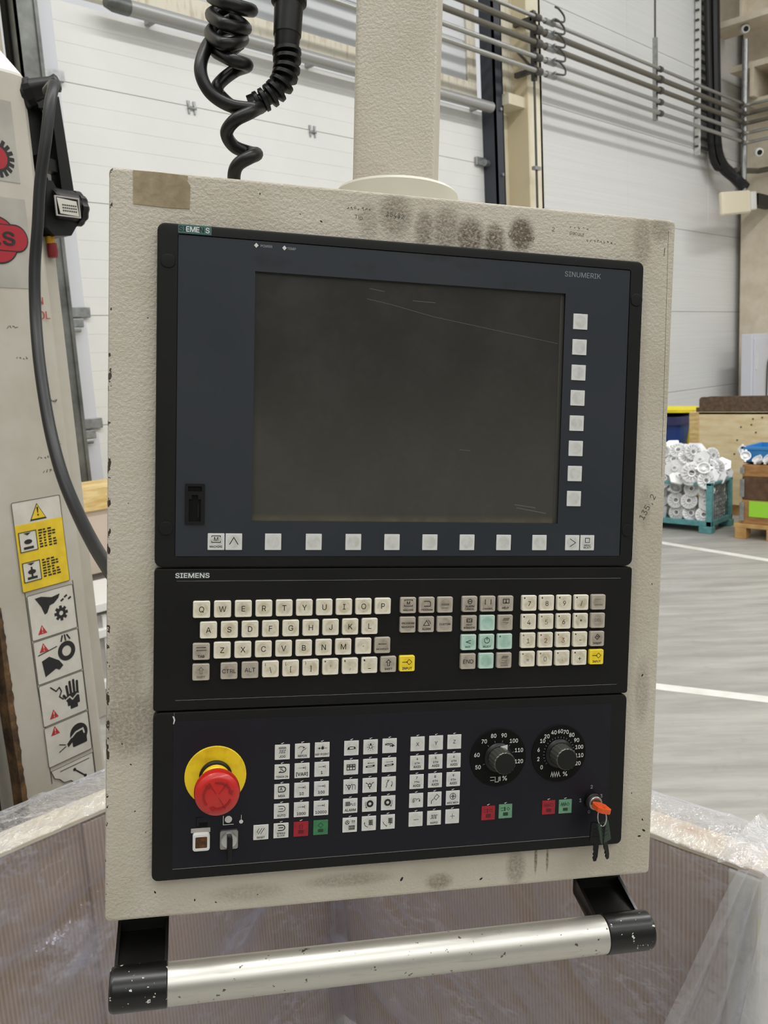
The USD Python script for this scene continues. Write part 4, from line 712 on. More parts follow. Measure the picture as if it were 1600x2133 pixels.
for z in (.14, .25, .355):
    for ix in range(3):
        for iy in range(5):
            x, y = 6.985 + .125*ix + rc_.uniform(-.015, .015), 3.13 + .13*iy + rc_.uniform(-.02, .02)
            n_ = (-1 + rc_.uniform(-.4, .4), -.55 + rc_.uniform(-.5, .5), rc_.uniform(-.1, .8)) if ix == 0 or iy == 0 else (rc_.uniform(-1, 1), rc_.uniform(-1, 1), rc_.uniform(.2, 1))
            put_casting(rc_.choice((0, 1, 2, 0)), x, y, z, n_, rc_.uniform(0, 360), .8)
for z, nx, ny, x0, y0 in ((.45, 4, 5, 6.95, 3.10), (.53, 4, 5, 6.97, 3.12), (.60, 3, 4, 7.02, 3.18), (.67, 2, 3, 7.06, 3.26)):
    for ix in range(nx):
        for iy in range(ny):
            x, y = x0 + .112*ix + rc_.uniform(-.02, .02), y0 + .125*iy + rc_.uniform(-.02, .02)
            n_ = (-1 + rc_.uniform(-.6, .6), -.6 + rc_.uniform(-.6, .6), rc_.uniform(0, 1.4))
            put_casting(rc_.choice((0, 1, 2)), x, y, z + rc_.uniform(-.012, .012), n_, rc_.uniform(0, 360), .85)
put_casting(0, 6.93, 3.22, .50, (-.85, -.5, .25), 10, 1.0)
pal = thing('pallet', 'pale wooden pallet under the brown collar crate', 'pallet', loc=(6.833, 2.2, 0))
for y in (.0, .27, .52): obj('deck_block', boxm(0, .10, y - (.0 if y else 0), y + .09, 0, .09, .003), 'wood_pallet', pal, False); obj('deck_block', boxm(.5, .6, y, y + .09, 0, .09, .003), 'wood_pallet', pal, False)
for k in range(5): obj('deck_board', boxm(.14*k, .14*k + .11, -.02, .62, .09, .125, .003), 'wood_pallet', pal, False)
def collar(z0, z1, m_, label, xo=0):
    t = thing('pallet_collar', label, 'pallet collar', loc=(6.845 + xo, 2.2, z0)); h = z1 - z0
    obj('board', boxm(0, .02, 0, .56, 0, h, .003), m_, t, False); obj('board', boxm(.5, .52, 0, .56, 0, h, .003), m_, t, False); obj('board', boxm(.02, .5, .54, .56, 0, h, .003), m_, t, False); obj('board', boxm(.02, .5, 0, .02, 0, h, .003), m_, t, False)
    obj('corner_hinge', boxm(-.012, .05, .54, .575, .02, h - .02, .004), 'zinc', t, False)
collar(.126, .318, 'wood_crate', 'light brown wooden pallet collar, lowest, with a green paper sheet on it'); collar(.320, .505, 'wood_crate_dark', 'dark brown chipped wooden pallet collar, middle of the stack'); collar(.507, .60, 'wood_crate', 'orange-brown wooden pallet collar on top of the stack')
gp = tag(obj('paper_sheet', boxm(6.838, 6.843, 2.42, 2.70, .185, .312), 'paper_green', None, False), 'bright green paper sheet fixed to the lowest wooden collar', 'paper')
bc = thing('blue_crate', 'blue plastic crate standing on the wooden collar stack', 'crate', loc=(6.95, 2.4, .60))
obj('crate_wall', cat(boxm(0, .36, 0, .012, 0, .13), boxm(0, .36, .38, .392, 0, .13), boxm(0, .012, 0, .39, 0, .13), boxm(.35, .362, 0, .39, 0, .13), boxm(0, .36, 0, .39, 0, .01)), 'crate_blue', bc, False); obj('crate_lip', cat(boxm(-.012, .374, -.012, .0, .11, .13), boxm(-.012, .374, .392, .404, .11, .13), boxm(-.012, 0, -.012, .404, .11, .13)), 'crate_blue', bc, False)
for k, (x, y, z, n_) in enumerate(((6.9, 2.76, .66, (-.8, -.5, .5)), (6.9, 2.66, .63, (-.6, .2, .9)), (6.9, 2.58, .64, (-.7, .5, .7)), (6.9, 2.50, .63, (-1, -.2, .6)), (6.93, 2.8, .70, (-.5, -.8, .3)))):
    A = align((0, 0, 0), n_); A[:3, :3] *= .62; A[:3, 3] = (x, y, z); tag(obj('cup_casting', CAST[1][0], 'cast_alu', None, 30, mat4=A), 'small white casting lying on the collar stack beside the blue crate', 'casting', 'castings on the collar stack')
pc = thing('plywood_crate', 'tall pale plywood crate behind the mesh crate', 'crate', loc=(7.75, 2.2, 0))
obj('front_board', boxm(0, .02, -.6, 1.42, .1, .945, .003), 'plywood', pc, False); obj('side_board', boxm(.02, .9, 1.40, 1.42, .1, .945, .003), 'plywood', pc, False); obj('edge_batten', boxm(-.012, 0, 1.33, 1.42, .1, .945, .003), 'plywood_yellow', pc, False); obj('top_board', boxm(.0, .9, -.6, 1.42, .925, .944), 'plywood', pc, False); obj('skid', boxm(.05, .85, -.5, 1.3, 0, .1), 'wood_pallet', pc, False)
nr = random.Random(9)
obj('nail', cat(*[tr(lathe([(.008, 0), (.008, .003), (0, .003)], 8), align((-.001, nr.uniform(.3, 1.3), nr.uniform(.55, .93)), (-1, nr.uniform(.3, 1.3), .7)) if False else (trimesh.transformations.translation_matrix((-.001, nr.uniform(.2, 1.3), nr.uniform(.5, .93))) @ rot(-90, (0, 1, 0)))) for _ in range(24)]), 'ink_pencil', pc, False)
bb = thing('dark_board', 'dark brown fibre board with rounded corner lying on the plywood crate', 'board', loc=(7.752, 2.2, .947))
shp = sbox(-.6, 0, 1.33, .135).union(sbox(-.6, 0, 1.25, .14)).buffer(-.03).buffer(.03).union(sbox(-.6, 0, 1.36, .04)); bm_ = extr(shp, .03); bm_ = tr(bm_, np.array([[0, 0, 1, 0], [1, 0, 0, 0], [0, 1, 0, 0], [0, 0, 0, 1.]])); obj('panel', bm_, 'board_brown', bb, False)
for (x, y), m1, lab in (((8.75, 4.35), 'bin_blue', 'blue waste bin with a white label and a yellow lid beside the plywood crate'),):
    b_ = thing('waste_bin', lab, 'bin', loc=(x, y, 0))
    obj('bin_body', loft([ring3(rr(.46, .46, .05), .05), ring3(rr(.58, .58, .05), .78)]), m1, b_); obj('bin_rim', slab(.66, .62, .05, .76, .84, .01), 'bin_navy', b_); obj('lid', tr(loft([ring3(rr(.7, .64, .06), .0), ring3(rr(.7, .64, .06), .03), ring3(rr(.5, .44, .06), .07)]), trimesh.transformations.translation_matrix((0.03, 0, .86)) @ rot(4, (0, 1, 0))), 'bin_yellow', b_)
    obj('label', cat(boxm(-.296, -.285, -.14, .08, .52, .60), boxm(-.293, -.28, -.08, .06, .66, .70)), 'ink_white', b_, False); obj('wheel', cat(rod((.2, -.25, .06), (.2, -.2, .06), .06, 14), rod((.2, .25, .06), (.2, .2, .06), .06, 14)), 'plastic_black', b_)
ys = thing('yellow_sack', 'narrow yellow sack hanging beside the blue waste bin', 'sack', loc=(8.62, 3.98, .38)); obj('sack', tr(lathe([(0, 0), (.07, .02), (.075, .2), (.05, .36), (.02, .46), (0, .47)], 14), np.diag([.6, 1, 1, 1])), 'bin_yellow', ys)
fr = thing('navy_rack', 'navy blue upright rack frame between the waste bin and the plywood crate', 'rack', loc=(8.7, 3.84, 0)); obj('post', boxm(0, .05, -.03, .03, 0, .88), 'bin_navy', fr, False); obj('arm', boxm(0, .05, -.05, .3, .84, .88), 'bin_navy', fr, False)
hd_ = tag(obj('yellow_wedge', tr(boxm(0, .2, -.03, .03, 0, .03, .008), rot(20, (0, 0, 1))), 'bin_yellow', None, False, loc=(7.28, 2.93, 0)), 'small yellow wedge on the floor between the mesh crate and the pallet', 'wedge')
# ---- seen through the gap at the left
lc = thing('cardboard_case', 'pinkish brown case with a plywood strip along its top in front of the door', 'case', loc=(2.0, 4.2, 0)); obj('side', boxm(-.15, 1.6, 0, .3, .55, .88), 'cardboard_pink', lc, False); obj('top_strip', boxm(-.15, 1.6, -.02, .3, .88, 1.0, .004), 'plywood_yellow', lc, False); obj('leg', boxm(-.1, 1.5, .05, .25, 0, .55), 'grey_plastic', lc, False)
gc = thing('grey_container', 'grey plastic container with white rims low behind the machine', 'container', loc=(1.75, 3.6, 0))
obj('body', boxm(0, .9, 0, .4, .1, .50, .01), 'grey_plastic', gc, False)
for z in (.54, .42, .18): obj('rim', boxm(-.02, .92, -.03, .42, z - .02, z + .02, .004), 'plastic_white', gc, False)
for x in (.02, .25, .5, .8): obj('rib', boxm(x, x + .02, -.012, 0, .1, .5), 'plastic_white', gc, False)
obj('foot', boxm(.05, .85, .05, .35, 0, .1), 'track_dark', gc, False)

# ------------------------------------------------------------------ machine column at the left (local x along its face, y into it, z up)
EX = np.array([.98492, .17298, 0]); EN = np.array([-.17298, .98492, 0]); MB = 1.03 * EX + 1.568 * EN
MT = np.eye(4); MT[:3, 0], MT[:3, 1], MT[:3, 3] = EX, EN, MB
MA = thing('machine_column', 'grimy off-white machine housing with red emblem and safety decals', 'machine', mat4=MT)
foot = lambda z, sh=0: np.array([(-.115, 0), (.058, 0), (.078, .004), (.096, .022), (.100, .04), (.100, .6), (-.115, .6)]) if not sh else np.array([(-.115, .03), (.045, .03), (.060, .036), (.075, .05), (.08, .07), (.08, .6), (-.115, .6)])
obj('housing', loft([ring3(foot(0), 0), ring3(foot(0), 2.138)]), 'machine_paint', MA, 20); obj('top_chamfer', loft([ring3(foot(0), 2.138), ring3(foot(0), 2.143), ring3(foot(0, 1), 2.19)]), 'machine_white', MA, 20)
def onface(shape, th=.0012, y=0.0):
    m_ = extr(shape, th); return tr(m_, np.array([[1, 0, 0, -1.03], [0, 0, -1, y], [0, 1, 0, 0], [0, 0, 0, 1.]]))
def ftext(s, h, x, z, y=-.001, bold=False, rotd=0, ax='c', sq=1.0):
    t = text(s, h, x, z, 0, .0006, bold, ax, rotd, sq); return tr(t, np.array([[1, 0, 0, -1.03], [0, 0, -1, y], [0, 1, 0, 0], [0, 0, 0, 1.]]))
obj('edge_strip', boxm(.0985, .128, .030, .05, .80, 1.845, .002), 'machine_paint', MA, False)
obj('rusty_edge', move(loft([np.column_stack([-.120 + .005*np.array([-1, 1, 1, -1]) + .0015*math.sin(19*z), np.array([-.004, -.004, .03, .03]) + 0*z, np.full(4, z)]) for z in np.linspace(.3, 1.12, 40)])), 'rust', MA, False)
def wobble(sh, amp, seed):
    r = random.Random(seed); return Polygon([(x + r.uniform(-amp, amp), y + r.uniform(-amp, amp)) for x, y in sh.segmentize(.01).exterior.coords[:-1]])
obj('rust_stain', onface(wobble(sbox(.913, .55, .919, 1.10), .0016, 4), .0008), 'rust', MA, False)
obj('vinyl_patch', onface(sbox(.9, 1.735, 1.08, 1.905), .0008), 'vinyl_grey', MA, False); obj('vinyl_patch', onface(sbox(.9, 1.935, 1.075, 2.085), .0008), 'vinyl_grey', MA, False)
ge = xform('gear_emblem', MA); gc_ = (1.031, 1.977)
teeth = unary_union([disc(0, 0, .027)] + [affinity.rotate(sbox(.024, -.0026, .0355, .0026).buffer(.001), a, origin=(0, 0)) for a in np.linspace(0, 360, 18, endpoint=False)])
obj('gear_ring', onface(affinity.translate(teeth, *gc_), .0012), 'ink_black', ge, False); obj('gear_disc', onface(Point(*gc_).buffer(.0215, 16), .0016), 'emblem_red', ge, False)
em = xform('red_emblem', MA)
bar_ = LineString([(.95, 1.829), (1.050, 1.829)]).buffer(.0235, 12); ci = Point(1.010, 1.824).buffer(.042, 24)
obj('outline', onface(unary_union([bar_, ci]).buffer(.003), .0012, -.0004), 'ink_black', em, False); obj('red_circle', onface(ci, .0016, -.0004), 'emblem_red', em, False)
obj('bar_outline', onface(bar_.buffer(.002), .0018, -.0004), 'ink_black', em, False); obj('red_bar', onface(bar_, .0021, -.0004), 'emblem_red', em, False); obj('lettering', ftext('S', .024, 1.034, 1.828, -.0028, True, 0, 'c', 1.4), 'ink_black', em, False); obj('lettering', ftext('E', .024, 1.006, 1.828, -.0028, True, 0, 'c', 1.2), 'ink_black', em, False)
obj('lettering', cat(ftext('N', .014, 1.0885, 1.712, -.0006), ftext('OOL', .0155, 1.106, 1.684, -.0006, ax='r')), 'ink_red', MA, False)
def tri(cx, cz, s): return Polygon([(cx - s, cz - .8*s), (cx + s, cz - .8*s), (cx, cz + s)])
yd = xform('warning_decal', MA, loc=(0, -.0012, 0))
full = sbox(.971, 1.140, 1.074, 1.316).buffer(.004)
obj('decal_sheet', onface(full, .0008, .0006), 'decal_white', yd, False); obj('yellow_field', onface(full.intersection(sbox(.9, 1.1, 1.2, 1.274)).buffer(-.001), .0004, -.0002), 'decal_yellow', yd, False); obj('border', onface(full.difference(full.buffer(-.0012)), .0004, -.0003), 'decal_line', yd, False)
obj('warning_sign', onface(tri(1.0225, 1.292, .019), .0004, -.0003), 'ink_black', yd, False); obj('warning_sign', onface(tri(1.0225, 1.2925, .0155), .0004, -.0007), 'decal_yellow', yd, False); obj('exclamation_mark', onface(unary_union([Polygon([(1.0205, 1.303), (1.0245, 1.303), (1.0234, 1.291), (1.0216, 1.291)]), Point(1.0225, 1.287).buffer(.0019)]), .0004, -.0011), 'ink_black', yd, False)
for z0 in (1.217, 1.155):
    obj('picture_box', onface(frame_(.9735, z0, 1.0135, z0 + .041, .0015), .0004, -.0012), 'ink_black', yd, False); obj('picture_box', onface(sbox(.975, z0 + .0015, 1.012, z0 + .0395), .0004, -.0008), 'decal_white', yd, False)
    r = random.Random(int(z0*1000)); pc_ = [affinity.scale(Point(.993, z0 + .020).buffer(.008), 1.1, .6), sbox(.982, z0 + .005, 1.004, z0 + .010), Polygon([(.985, z0 + .038), (1.001, z0 + .038), (.993, z0 + .033)])] + ([sbox(.991, z0 + .01, .995, z0 + .03)] if z0 < 1.2 else [])
    obj('pictogram', onface(unary_union(pc_), .0003, -.0014), 'ink_black', yd, False)
    for k, w_ in enumerate((.027, .034, .036, .030, .037, .034, .037)): obj('text_line', onface(unary_union([sbox(1.0185 + q, z0 + .040 - .0057*k - .0033, 1.0185 + min(q + r.uniform(.005, .009), w_ + .01), z0 + .040 - .0057*k) for q in np.arange(0, w_, .0105)]), .0003, -.0007), 'ink_black', yd, False)
def finger_hand(cx, cz):
    return unary_union([sbox(cx - .013, cz - .02, cx + .013, cz + .002).buffer(.002)] + [LineString([(cx + dx, cz), (cx + dx*1.15, cz + ln)]).buffer(.0029) for dx, ln in ((-.0115, .022), (-.004, .029), (.004, .030), (.0115, .025))] + [LineString([(cx - .012, cz - .012), (cx - .022, cz + .004)]).buffer(.003), sbox(cx - .009, cz - .030, cx + .009, cz - .018)])
gear_ = lambda cx, cz, r, n: unary_union([Point(cx, cz).buffer(r*.72)] + [affinity.rotate(sbox(cx + r*.5, cz - r*.2, cx + r, cz + r*.2), a, origin=(cx, cz)) for a in np.linspace(0, 360, n, endpoint=False)]).difference(Point(cx, cz).buffer(r*.3))
PICT = [
  (1.032, 1.128, unary_union([Polygon([(.992, 1.118), (1.006, 1.119), (1.030, 1.112), (1.050, 1.115), (1.046, 1.107), (1.034, 1.098), (1.024, 1.096), (1.016, 1.082), (1.010, 1.080), (1.004, 1.098)]), gear_(1.048, 1.073, .016, 8)] + [affinity.rotate(sbox(1.05 + .009*k, 1.098 + .006*(k % 2), 1.058 + .009*k, 1.102 + .006*(k % 2)), 25, origin='center') for k in range(3)]), (1.000, 1.050)),
  (.938, 1.030, unary_union([Point(1.050, .990).buffer(.021).difference(Point(1.050, .990).buffer(.011)), Polygon([(.990, .985), (1.008, .990), (1.030, .975), (1.038, .962), (1.028, .955), (1.020, .960), (.994, .950)]), LineString([(.984, .999), (1.028, 1.006)]).buffer(.001)] + [affinity.rotate(sbox(1.040 + .008*k, 1.012, 1.0435 + .008*k, 1.026), -20 + 25*k, origin='center') for k in range(3)]), (.998, 1.012)),
  (.846, .936, finger_hand(1.052, .892).difference(LineString([(1.03, .884), (1.044, .890), (1.05, .882), (1.062, .890), (1.072, .886)]).buffer(.0016)).union(LineString([(1.002, .924), (1.014, .912), (1.022, .918), (1.026, .908), (1.020, .898), (1.028, .890)]).buffer(.0014)), (1.002, .866)),
  (.756, .844, unary_union([Point(1.055, .803).buffer(.022), sbox(1.040, .780, 1.070, .800).buffer(.003)]).difference(LineString([(1.03, .796), (1.048, .808), (1.066, .810), (1.068, .800)]).buffer(.002)).union(unary_union([LineString([(1.02, .79), (1.006, .796)]).buffer(.001), LineString([(1.02, .786), (1.004, .780)]).buffer(.001), Polygon([(1.024, .79), (1.036, .80), (1.038, .790), (1.026, .782)])])), (1.000, .830))]
for z0, z1, sh_, tp_ in PICT:
    d_ = xform('safety_decal', MA, loc=(0, -.0012, 0)); fr_ = sbox(.979, z0 + .004, 1.079, z1 - .004).buffer(.004)
    obj('decal_sheet', onface(fr_, .0006, .0006), 'decal_white', d_, False); obj('border', onface(fr_.difference(fr_.buffer(-.0011)), .0004), 'decal_line', d_, False); obj('pictogram', onface(sh_, .0004), 'ink_black', d_, False); obj('warning_sign', onface(tri(tp_[0], tp_[1], .0105), .0004), 'decal_red', d_, False); obj('exclamation_mark', onface(unary_union([LineString([(tp_[0], tp_[1] - .0005), (tp_[0], tp_[1] + .005)]).buffer(.0009), Point(tp_[0], tp_[1] - .005).buffer(.0011)]), .0004, -.0004), 'decal_white', d_, False)
d_ = xform('torn_decal', MA, loc=(0, -.0012, 0)); ts = Polygon([(.978, .748), (1.083, .748), (1.083, .68), (1.066, .69), (1.052, .693), (1.046, .700), (1.030, .700), (1.022, .708), (1.006, .710), (.996, .722), (.985, .728)])
obj('decal_sheet', onface(ts, .0006, .0006), 'decal_white', d_, False); obj('border', onface(ts.difference(ts.buffer(-.0012)), .0004), 'decal_line', d_, False); obj('pictogram', onface(unary_union([LineString([(1.034, .728), (1.058, .704)]).buffer(.0016), Point(1.034, .728).buffer(.0036), Point(1.058, .704).buffer(.0036), LineString([(1.0, .738), (1.072, .738)]).buffer(.0007)]), .0004), 'ink_black', d_, False)
band = Polygon([(.972, 1.135), (.9735, 1.135), (.974, .94), (.977, .87), (.981, .84), (.978, .80), (.979, .72), (.9775, .72), (.9765, .80), (.979, .84), (.975, .87), (.9725, .94)])
obj('decal_band_edge', onface(unary_union([band, sbox(1.0845, .70, 1.0858, 1.135)]), .0006), 'decal_line', MA, False)
def fscrib(x, z, w, h, n, seed): return onface(unary_union([LineString([(x + w*k/n + random.Random(seed + k*7 + j).uniform(-.5, .5)*h, z + random.Random(seed + k*13 + j).uniform(-.5, .5)*h) for j in range(4)]).buffer(.0005) for k in range(n)]), .0004)
obj('pencil_note', cat(*[fscrib(*a) for a in ((1.083, 1.512, .02, .006, 5, 1), (1.040, 1.40, .04, .006, 5, 21), (1.05, 1.372, .045, .006, 6, 41), (1.02, 1.60, .03, .005, 4, 61), (1.085, 1.425, .015, .007, 3, 81), (1.01, 1.66, .025, .006, 4, 91))]), 'ink_pencil', MA, False)
obj('access_curtain', boxm(-.6, -.14, .05, .09, .1, 1.6), 'dark_cloth', MA, False); obj('left_frame', boxm(-.9, -.115, .02, .6, 1.12, 2.138), 'machine_paint', MA, False)
# black safety switch unit on the machine's right flank
SW = thing('safety_switch_unit', 'black switch unit with ribbed cap and white rating plate on the machine flank', 'switch', mat4=MT @ trimesh.transformations.translation_matrix((0, 0, 1.85)))
q_ = lambda pts: Polygon(pts)
def inface(shape, th, y): m_ = extr(shape, th); return tr(m_, np.array([[1, 0, 0, -1.03], [0, 0, -1, y + th], [0, 1, 0, -1.85], [0, 0, 0, 1.]]))
obj('back_plate', inface(q_([(1.095, 2.126), (1.186, 2.13), (1.190, 2.07), (1.176, 2.0), (1.186, 1.95), (1.172, 1.86), (1.100, 1.845)]), .012, .060), 'plastic_black', SW, False)
obj('guard_bar', inface(q_([(1.188, 2.124), (1.210, 2.128), (1.222, 1.925), (1.192, 1.922)]), .03, .03), 'plastic_black_gloss', SW, False)
obj('cross_piece', inface(q_([(1.160, 2.128), (1.195, 2.13), (1.197, 2.105), (1.162, 2.098)]), .025, .035), 'plastic_black', SW, False); obj('cross_piece', inface(q_([(1.150, 2.008), (1.195, 2.0), (1.200, 1.975), (1.150, 1.985)]), .025, .035), 'plastic_black', SW, False)
obj('switch_body', inface(q_([(1.136, 1.950), (1.150, 1.950), (1.156, 1.938), (1.196, 1.932), (1.200, 1.872), (1.180, 1.846), (1.140, 1.842), (1.122, 1.858)]), .07, .0), 'plastic_black', SW, 20)
cy = tr(lathe([(.030, 0), (.033, .004), (.033, .055), (.030, .058)], 28), np.array([[0, 0, 1, 1.146 - 1.03], [1, 0, 0, .012], [0, 1, 0, 1.905 - 1.85], [0, 0, 0, 1.]])); cy.fix_normals(); obj('switch_barrel', cy, 'plastic_black', SW)
nb = 40; a_ = np.linspace(0, 2*math.pi, nb, endpoint=False); rbb = lambda r: np.column_stack([(r + .0022*(np.arange(nb) % 4 < 2))*np.cos(a_), (r + .0022*(np.arange(nb) % 4 < 2))*np.sin(a_)])
kn = tr(loft([ring3(rbb(.034), 0), ring3(rbb(.034), .012), ring3(rbb(.030), .018)]), np.array([[0, 0, 1, 1.199 - 1.03], [1, 0, 0, .012], [0, 1, 0, 1.903 - 1.85], [0, 0, 0, 1.]])); kn.fix_normals(); obj('ribbed_cap', kn, 'plastic_black', SW, 20)
plq = xform('rating_plate', SW); obj('plate', inface(q_([(1.137, 1.913), (1.183, 1.910), (1.186, 1.881), (1.142, 1.883)]), .001, -.024), 'decal_white', plq, False); obj('plate_text', inface(unary_union([sbox(1.148 + .005*k, 1.888 + .0055*j, 1.1515 + .005*k, 1.8905 + .0055*j) for k in range(7) for j in range(3)]), .0005, -.0245), 'ink_black', plq, False)
obj('plate_bezel', inface(frame_(1.133, 1.878, 1.190, 1.917, .0022), .003, -.024), 'grey_plastic', SW, False)
gl_ = xform('cable_gland', SW); obj('gland_nut', tr(lathe([(.030, -.01), (.030, .010), (.026, .016), (.026, .030)], 16), align((.085, .03, .262), (.135, -.03, .282))), 'plastic_black', gl_, 20); obj('gland_sleeve', tr(lathe([(.024, .02), (.0155, .070), (.0175, .080), (.012, .084)], 16), align((.085, .03, .262), (.135, -.03, .282))), 'rubber_black', gl_)
obj('connector_nut', tr(lathe([(.009, 0), (.009, .014)], 12), trimesh.transformations.translation_matrix((1.142 - 1.03, .02, 1.829 - 1.85))), 'connector_brass', SW); obj('connector_cap', tr(lathe([(.0095, 0), (.011, .012), (.010, .028)], 12), trimesh.transformations.translation_matrix((1.145 - 1.03, .02, 1.802 - 1.85))), 'connector_red', SW)
tag(obj('hanging_cable', tube(spline([(.759, 1.517, 2.047), (.747, 1.47, 2.043), (.723, 1.442, 2.004), (.704, 1.432, 1.943), (.686, 1.433, 1.874), (.672, 1.431, 1.804), (.657, 1.428, 1.735), (.642, 1.412, 1.664), (.621, 1.373, 1.593), (.603, 1.331, 1.526), (.588, 1.289, 1.468), (.572, 1.234, 1.413), (.556, 1.167, 1.367), (.533, 1.081, 1.332), (.505, .99, 1.315), (.476, .901, 1.305)], 6), .0094, 12), 'cable_black'), 'thick grey-black cable looping from the switch unit down behind the pendant', 'cable')

# ------------------------------------------------------------------ coiled lead and plug above the pendant
CO = thing('coiled_cable', 'black coiled cable dropping onto the top of the pendant cabinet', 'coiled cable', loc=(.58, .75, 1.74))
lo_ = np.array([.58, .75, 1.74]); cr = .0066
cA = [(.594, .7982, 1.9619), (.5882, .7633, 1.9424), (.6178, .7702, 1.9451), (.6214, .804, 1.951), (.5899, .7961, 1.9363), (.5808, .7569, 1.9149), (.6171, .7646, 1.9192), (.6184, .8025, 1.9328), (.5868, .7946, 1.9176), (.5757, .7569, 1.8941), (.6095, .7677, 1.9009), (.6166, .8016, 1.9216), (.5831, .7939, 1.899), (.5719, .7561, 1.8751), (.6057, .769, 1.8902), (.6176, .8059, 1.9135), (.5824, .7925, 1.8906), (.5596, .7803, 1.8643), (.5537, .7745, 1.8458), (.5577, .7662, 1.8285), (.5693, .7514, 1.8155), (.589, .7379, 1.8118)]
cB = [(.613, .7837, 1.8921), (.6104, .8067, 1.8873), (.5841, .788, 1.879), (.5783, .7532, 1.8603), (.5978, .7551, 1.8599), (.6015, .7807, 1.8621), (.5835, .7813, 1.8491), (.5754, .7799, 1.8394), (.5807, .7799, 1.8319), (.5902, .7671, 1.8187), (.5995, .7507, 1.8192), (.6084, .7497, 1.8222)]
cC = [(.6081, .7495, 1.8203), (.5817, .7369, 1.8072), (.5663, .7431, 1.7985), (.5653, .7562, 1.7893), (.5751, .7581, 1.7784), (.5884, .7505, 1.7725), (.5834, .7325, 1.7669), (.5679, .7249, 1.7603), (.5591, .7323, 1.7543), (.5578, .7389, 1.7462), (.5652, .75, 1.7336), (.5685, .7511, 1.7223)]
for c_ in (cA, cB, cC): obj('coil', tube(spline(np.array(c_) - lo_, 8), cr, 12), 'rubber_black', CO)
PG = thing('cable_plug', 'black plug with a ribbed curved strain relief beside the coiled cable', 'plug', loc=(.636, .7357, 1.8788)); lp = np.array([.636, .7357, 1.8788])
ub = np.array([.0128, .003, .0637]); ub /= np.linalg.norm(ub)
BT = align((0, 0, 0), ub)
obj('plug_body', tr(lathe([(.0118, -.004), (.0125, .0), (.0135, .012), (.0145, .013), (.0150, .040), (.0148, .044), (.0185, .047), (.0185, .085), (0, .085)], 28), BT), 'plastic_black', PG); obj('latch', tr(boxm(-.006, .006, -.0165, -.012, .010, .028, .001), BT @ rot(150, (0, 0, 1))), 'plastic_black_gloss', PG, False)
el = spline(np.array([(.6359, .7357, 1.8788), (.6343, .7344, 1.8665), (.6316, .7341, 1.8543), (.627, .7361, 1.8437), (.6203, .7407, 1.8347), (.6129, .7466, 1.8283), (.6059, .7527, 1.8244), (.6013, .7568, 1.8223)]) - lp, 8)
obj('sleeve_core', tube(el, np.linspace(.0088, .0072, len(el)), 14), 'rubber_black', PG)
for k, i in enumerate(np.linspace(3, len(el) - 9, 9).astype(int)):
    d = el[i+1] - el[i-1]; d /= np.linalg.norm(d); r_ = .0152 - .00045*k
    obj('sleeve_rib', tr(lathe([(r_*.85, -.0026), (r_, -.0018), (r_, .0018), (r_*.85, .0026)], 20), align(el[i], el[i] + d)), 'rubber_black', PG)
i = len(el) - 4; d = el[i+1] - el[i-1]; d /= np.linalg.norm(d); obj('sleeve_collar', tr(lathe([(.0102, -.005), (.0105, -.004), (.0105, .004), (.0102, .005)], 20), align(el[i], el[i] + d)), 'rubber_black', PG)

# ------------------------------------------------------------------ plastic-wrapped enclosure below: two board walls meeting in a corner behind the pendant
BN = thing('wrapped_enclosure', 'low open enclosure of brown corrugated boards with a wood rim', 'enclosure', loc=(1.16, 1.38, 0))
bn = lambda m_: move(m_, -1.16, -1.38)
ZR = .80
obj('board', bn(boxm(-.4, 1.165, 1.385, 1.392, .05, ZR - .009)), 'corrugated_x', BN, False); obj('board', bn(boxm(1.165, 1.172, .44, 1.385, .05, ZR - .009)), 'corrugated_y', BN, False)
obj('board', bn(boxm(.60, .98, 1.377, 1.384, .05, ZR - .012)), 'corrugated_x', BN, False)
obj('rim_plank', bn(boxm(-.4, 1.24, 1.378, 1.445, ZR - .008, ZR + .002, .002)), 'rim_cream', BN, False); obj('rim_plank', bn(boxm(1.160, 1.225, .43, 1.378, ZR - .008, ZR + .002, .002)), 'rim_wood', BN, False)
obj('corner_post', bn(boxm(1.158, 1.215, .432, .48, 0, ZR - .010, .003)), 'paint_smooth', BN, False); obj('corner_post', bn(boxm(1.175, 1.23, 1.395, 1.44, 0, ZR - .010)), 'paint_smooth', BN, False)
obj('metal_bracket', bn(boxm(1.20, 1.228, .424, .432, ZR - .03, ZR + .006)), 'zinc', BN, False)
def sheet(P0, nu, nv, amp, sc_, seed, folds=None):
    """a film sheet from a parametric patch P0(u, v), pushed in and out by folds."""
    u, v = np.meshgrid(np.linspace(0, 1, nu), np.linspace(0, 1, nv), indexing='ij'); X = P0(u, v)
    du = np.gradient(X, axis=0); dv = np.gradient(X, axis=1); N = np.cross(du, dv); N /= np.maximum(np.linalg.norm(N, axis=2, keepdims=True), 1e-9)
    h = (meshkit.fbm(X * sc_, 4, seed) - .5) * 2 * amp
    if folds is not None: h = h + folds(u, v)
    X = X + N * h[..., None]; idx = np.arange(nu*nv).reshape(nu, nv); a, b, c_, d = idx[:-1, :-1].ravel(), idx[1:, :-1].ravel(), idx[1:, 1:].ravel(), idx[:-1, 1:].ravel()
    return trimesh.Trimesh(X.reshape(-1, 3), np.vstack([np.column_stack([a, b, c_]), np.column_stack([a, c_, d])]), process=False)
st = lambda *c: np.stack(np.broadcast_arrays(*c), -1).astype(float)
FW = thing('plastic_film', 'thin clear plastic film hung over the enclosure rim and along its brown boards', 'plastic film', loc=(1.16, 1.38, 0))
def ridge(t, k=4): return (1 - np.abs(np.sin(t)))**k
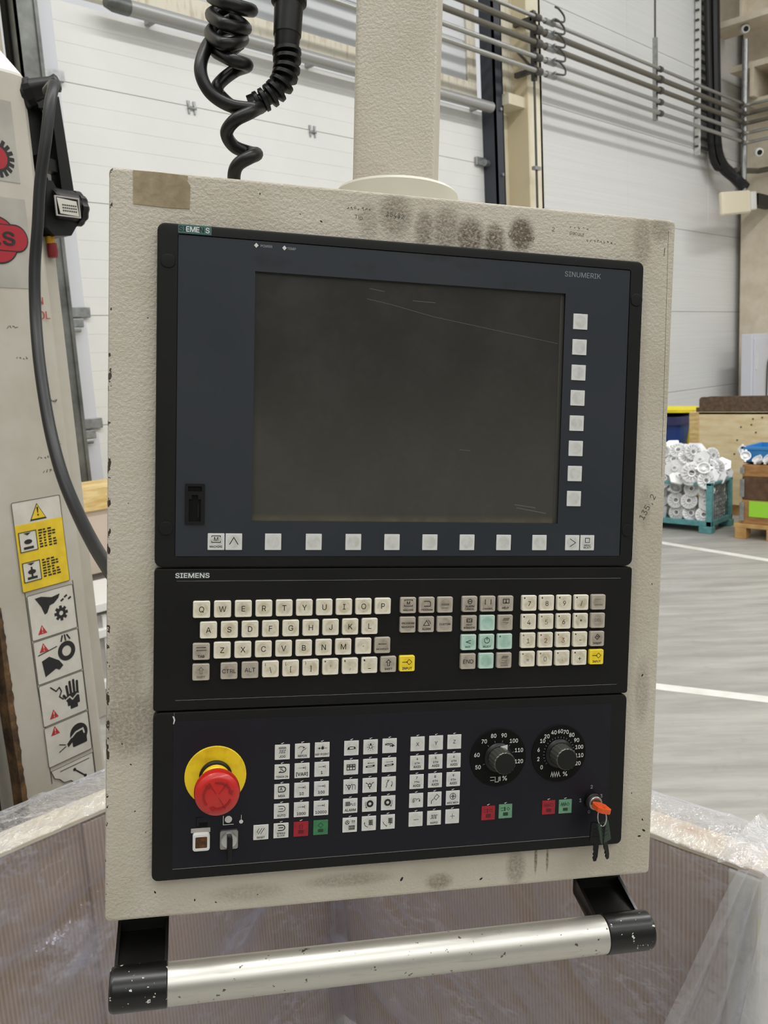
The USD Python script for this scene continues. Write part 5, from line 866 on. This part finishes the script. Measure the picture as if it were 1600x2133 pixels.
def fold_l(u, v): return .012*np.sin(9*(u*2.2 + v*1.4) + 3*np.sin(4*v)) * v + .016*ridge(7*(u + .75*v) + 1.2*np.sin(5*v), 5) + .008*ridge(23*(u + .5*v) + 2*np.sin(9*u + 4*v), 5)
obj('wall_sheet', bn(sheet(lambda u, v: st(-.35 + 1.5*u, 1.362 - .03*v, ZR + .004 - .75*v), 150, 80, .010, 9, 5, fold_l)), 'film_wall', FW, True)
def fold_r(u, v): return .010*np.sin(8*(u*1.8 - v*1.2)) * v + .014*ridge(6*(u - .8*v) + np.sin(4*v), 5) + .007*ridge(19*(u - .6*v) + 2*np.sin(7*v), 5)
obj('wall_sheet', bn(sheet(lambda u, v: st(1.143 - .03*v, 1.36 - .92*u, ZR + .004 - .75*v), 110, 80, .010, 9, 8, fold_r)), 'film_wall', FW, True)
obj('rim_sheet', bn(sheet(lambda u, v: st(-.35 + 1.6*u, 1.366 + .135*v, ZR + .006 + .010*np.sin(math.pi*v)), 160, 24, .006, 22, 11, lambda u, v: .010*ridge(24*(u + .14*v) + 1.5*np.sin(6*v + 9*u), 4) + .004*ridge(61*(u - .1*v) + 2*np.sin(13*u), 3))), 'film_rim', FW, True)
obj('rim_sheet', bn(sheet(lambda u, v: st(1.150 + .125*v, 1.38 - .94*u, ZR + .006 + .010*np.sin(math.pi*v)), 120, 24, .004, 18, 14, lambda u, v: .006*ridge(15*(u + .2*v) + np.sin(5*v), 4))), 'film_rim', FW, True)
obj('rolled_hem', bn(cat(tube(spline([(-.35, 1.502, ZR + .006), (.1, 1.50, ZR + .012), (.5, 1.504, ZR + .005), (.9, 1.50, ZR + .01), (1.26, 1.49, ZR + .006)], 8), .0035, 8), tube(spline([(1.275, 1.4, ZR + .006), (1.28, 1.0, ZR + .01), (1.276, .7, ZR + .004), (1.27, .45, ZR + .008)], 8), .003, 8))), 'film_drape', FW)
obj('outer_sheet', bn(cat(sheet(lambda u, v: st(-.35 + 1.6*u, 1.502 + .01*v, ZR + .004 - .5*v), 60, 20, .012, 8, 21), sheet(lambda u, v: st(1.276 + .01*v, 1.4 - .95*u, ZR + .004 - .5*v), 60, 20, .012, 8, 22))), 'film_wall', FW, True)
DR = thing('film_drape', 'loose clear film gathered over the right corner post and hanging in folds', 'plastic film', loc=(1.16, .43, .8))
def dp(u, v):
    top = st(1.128 + .10*u, .450 - .10*u, .812 + 0*u); bot = st(TB[0] + TD[0]*u, TB[1] + TD[1]*u, TB[2] + TD[2]*u); e = (v**.9)[..., None]
    return top*(1 - e) + bot*e
TB, TD = (1.05, .71, .08), (.02, -.64, .0)
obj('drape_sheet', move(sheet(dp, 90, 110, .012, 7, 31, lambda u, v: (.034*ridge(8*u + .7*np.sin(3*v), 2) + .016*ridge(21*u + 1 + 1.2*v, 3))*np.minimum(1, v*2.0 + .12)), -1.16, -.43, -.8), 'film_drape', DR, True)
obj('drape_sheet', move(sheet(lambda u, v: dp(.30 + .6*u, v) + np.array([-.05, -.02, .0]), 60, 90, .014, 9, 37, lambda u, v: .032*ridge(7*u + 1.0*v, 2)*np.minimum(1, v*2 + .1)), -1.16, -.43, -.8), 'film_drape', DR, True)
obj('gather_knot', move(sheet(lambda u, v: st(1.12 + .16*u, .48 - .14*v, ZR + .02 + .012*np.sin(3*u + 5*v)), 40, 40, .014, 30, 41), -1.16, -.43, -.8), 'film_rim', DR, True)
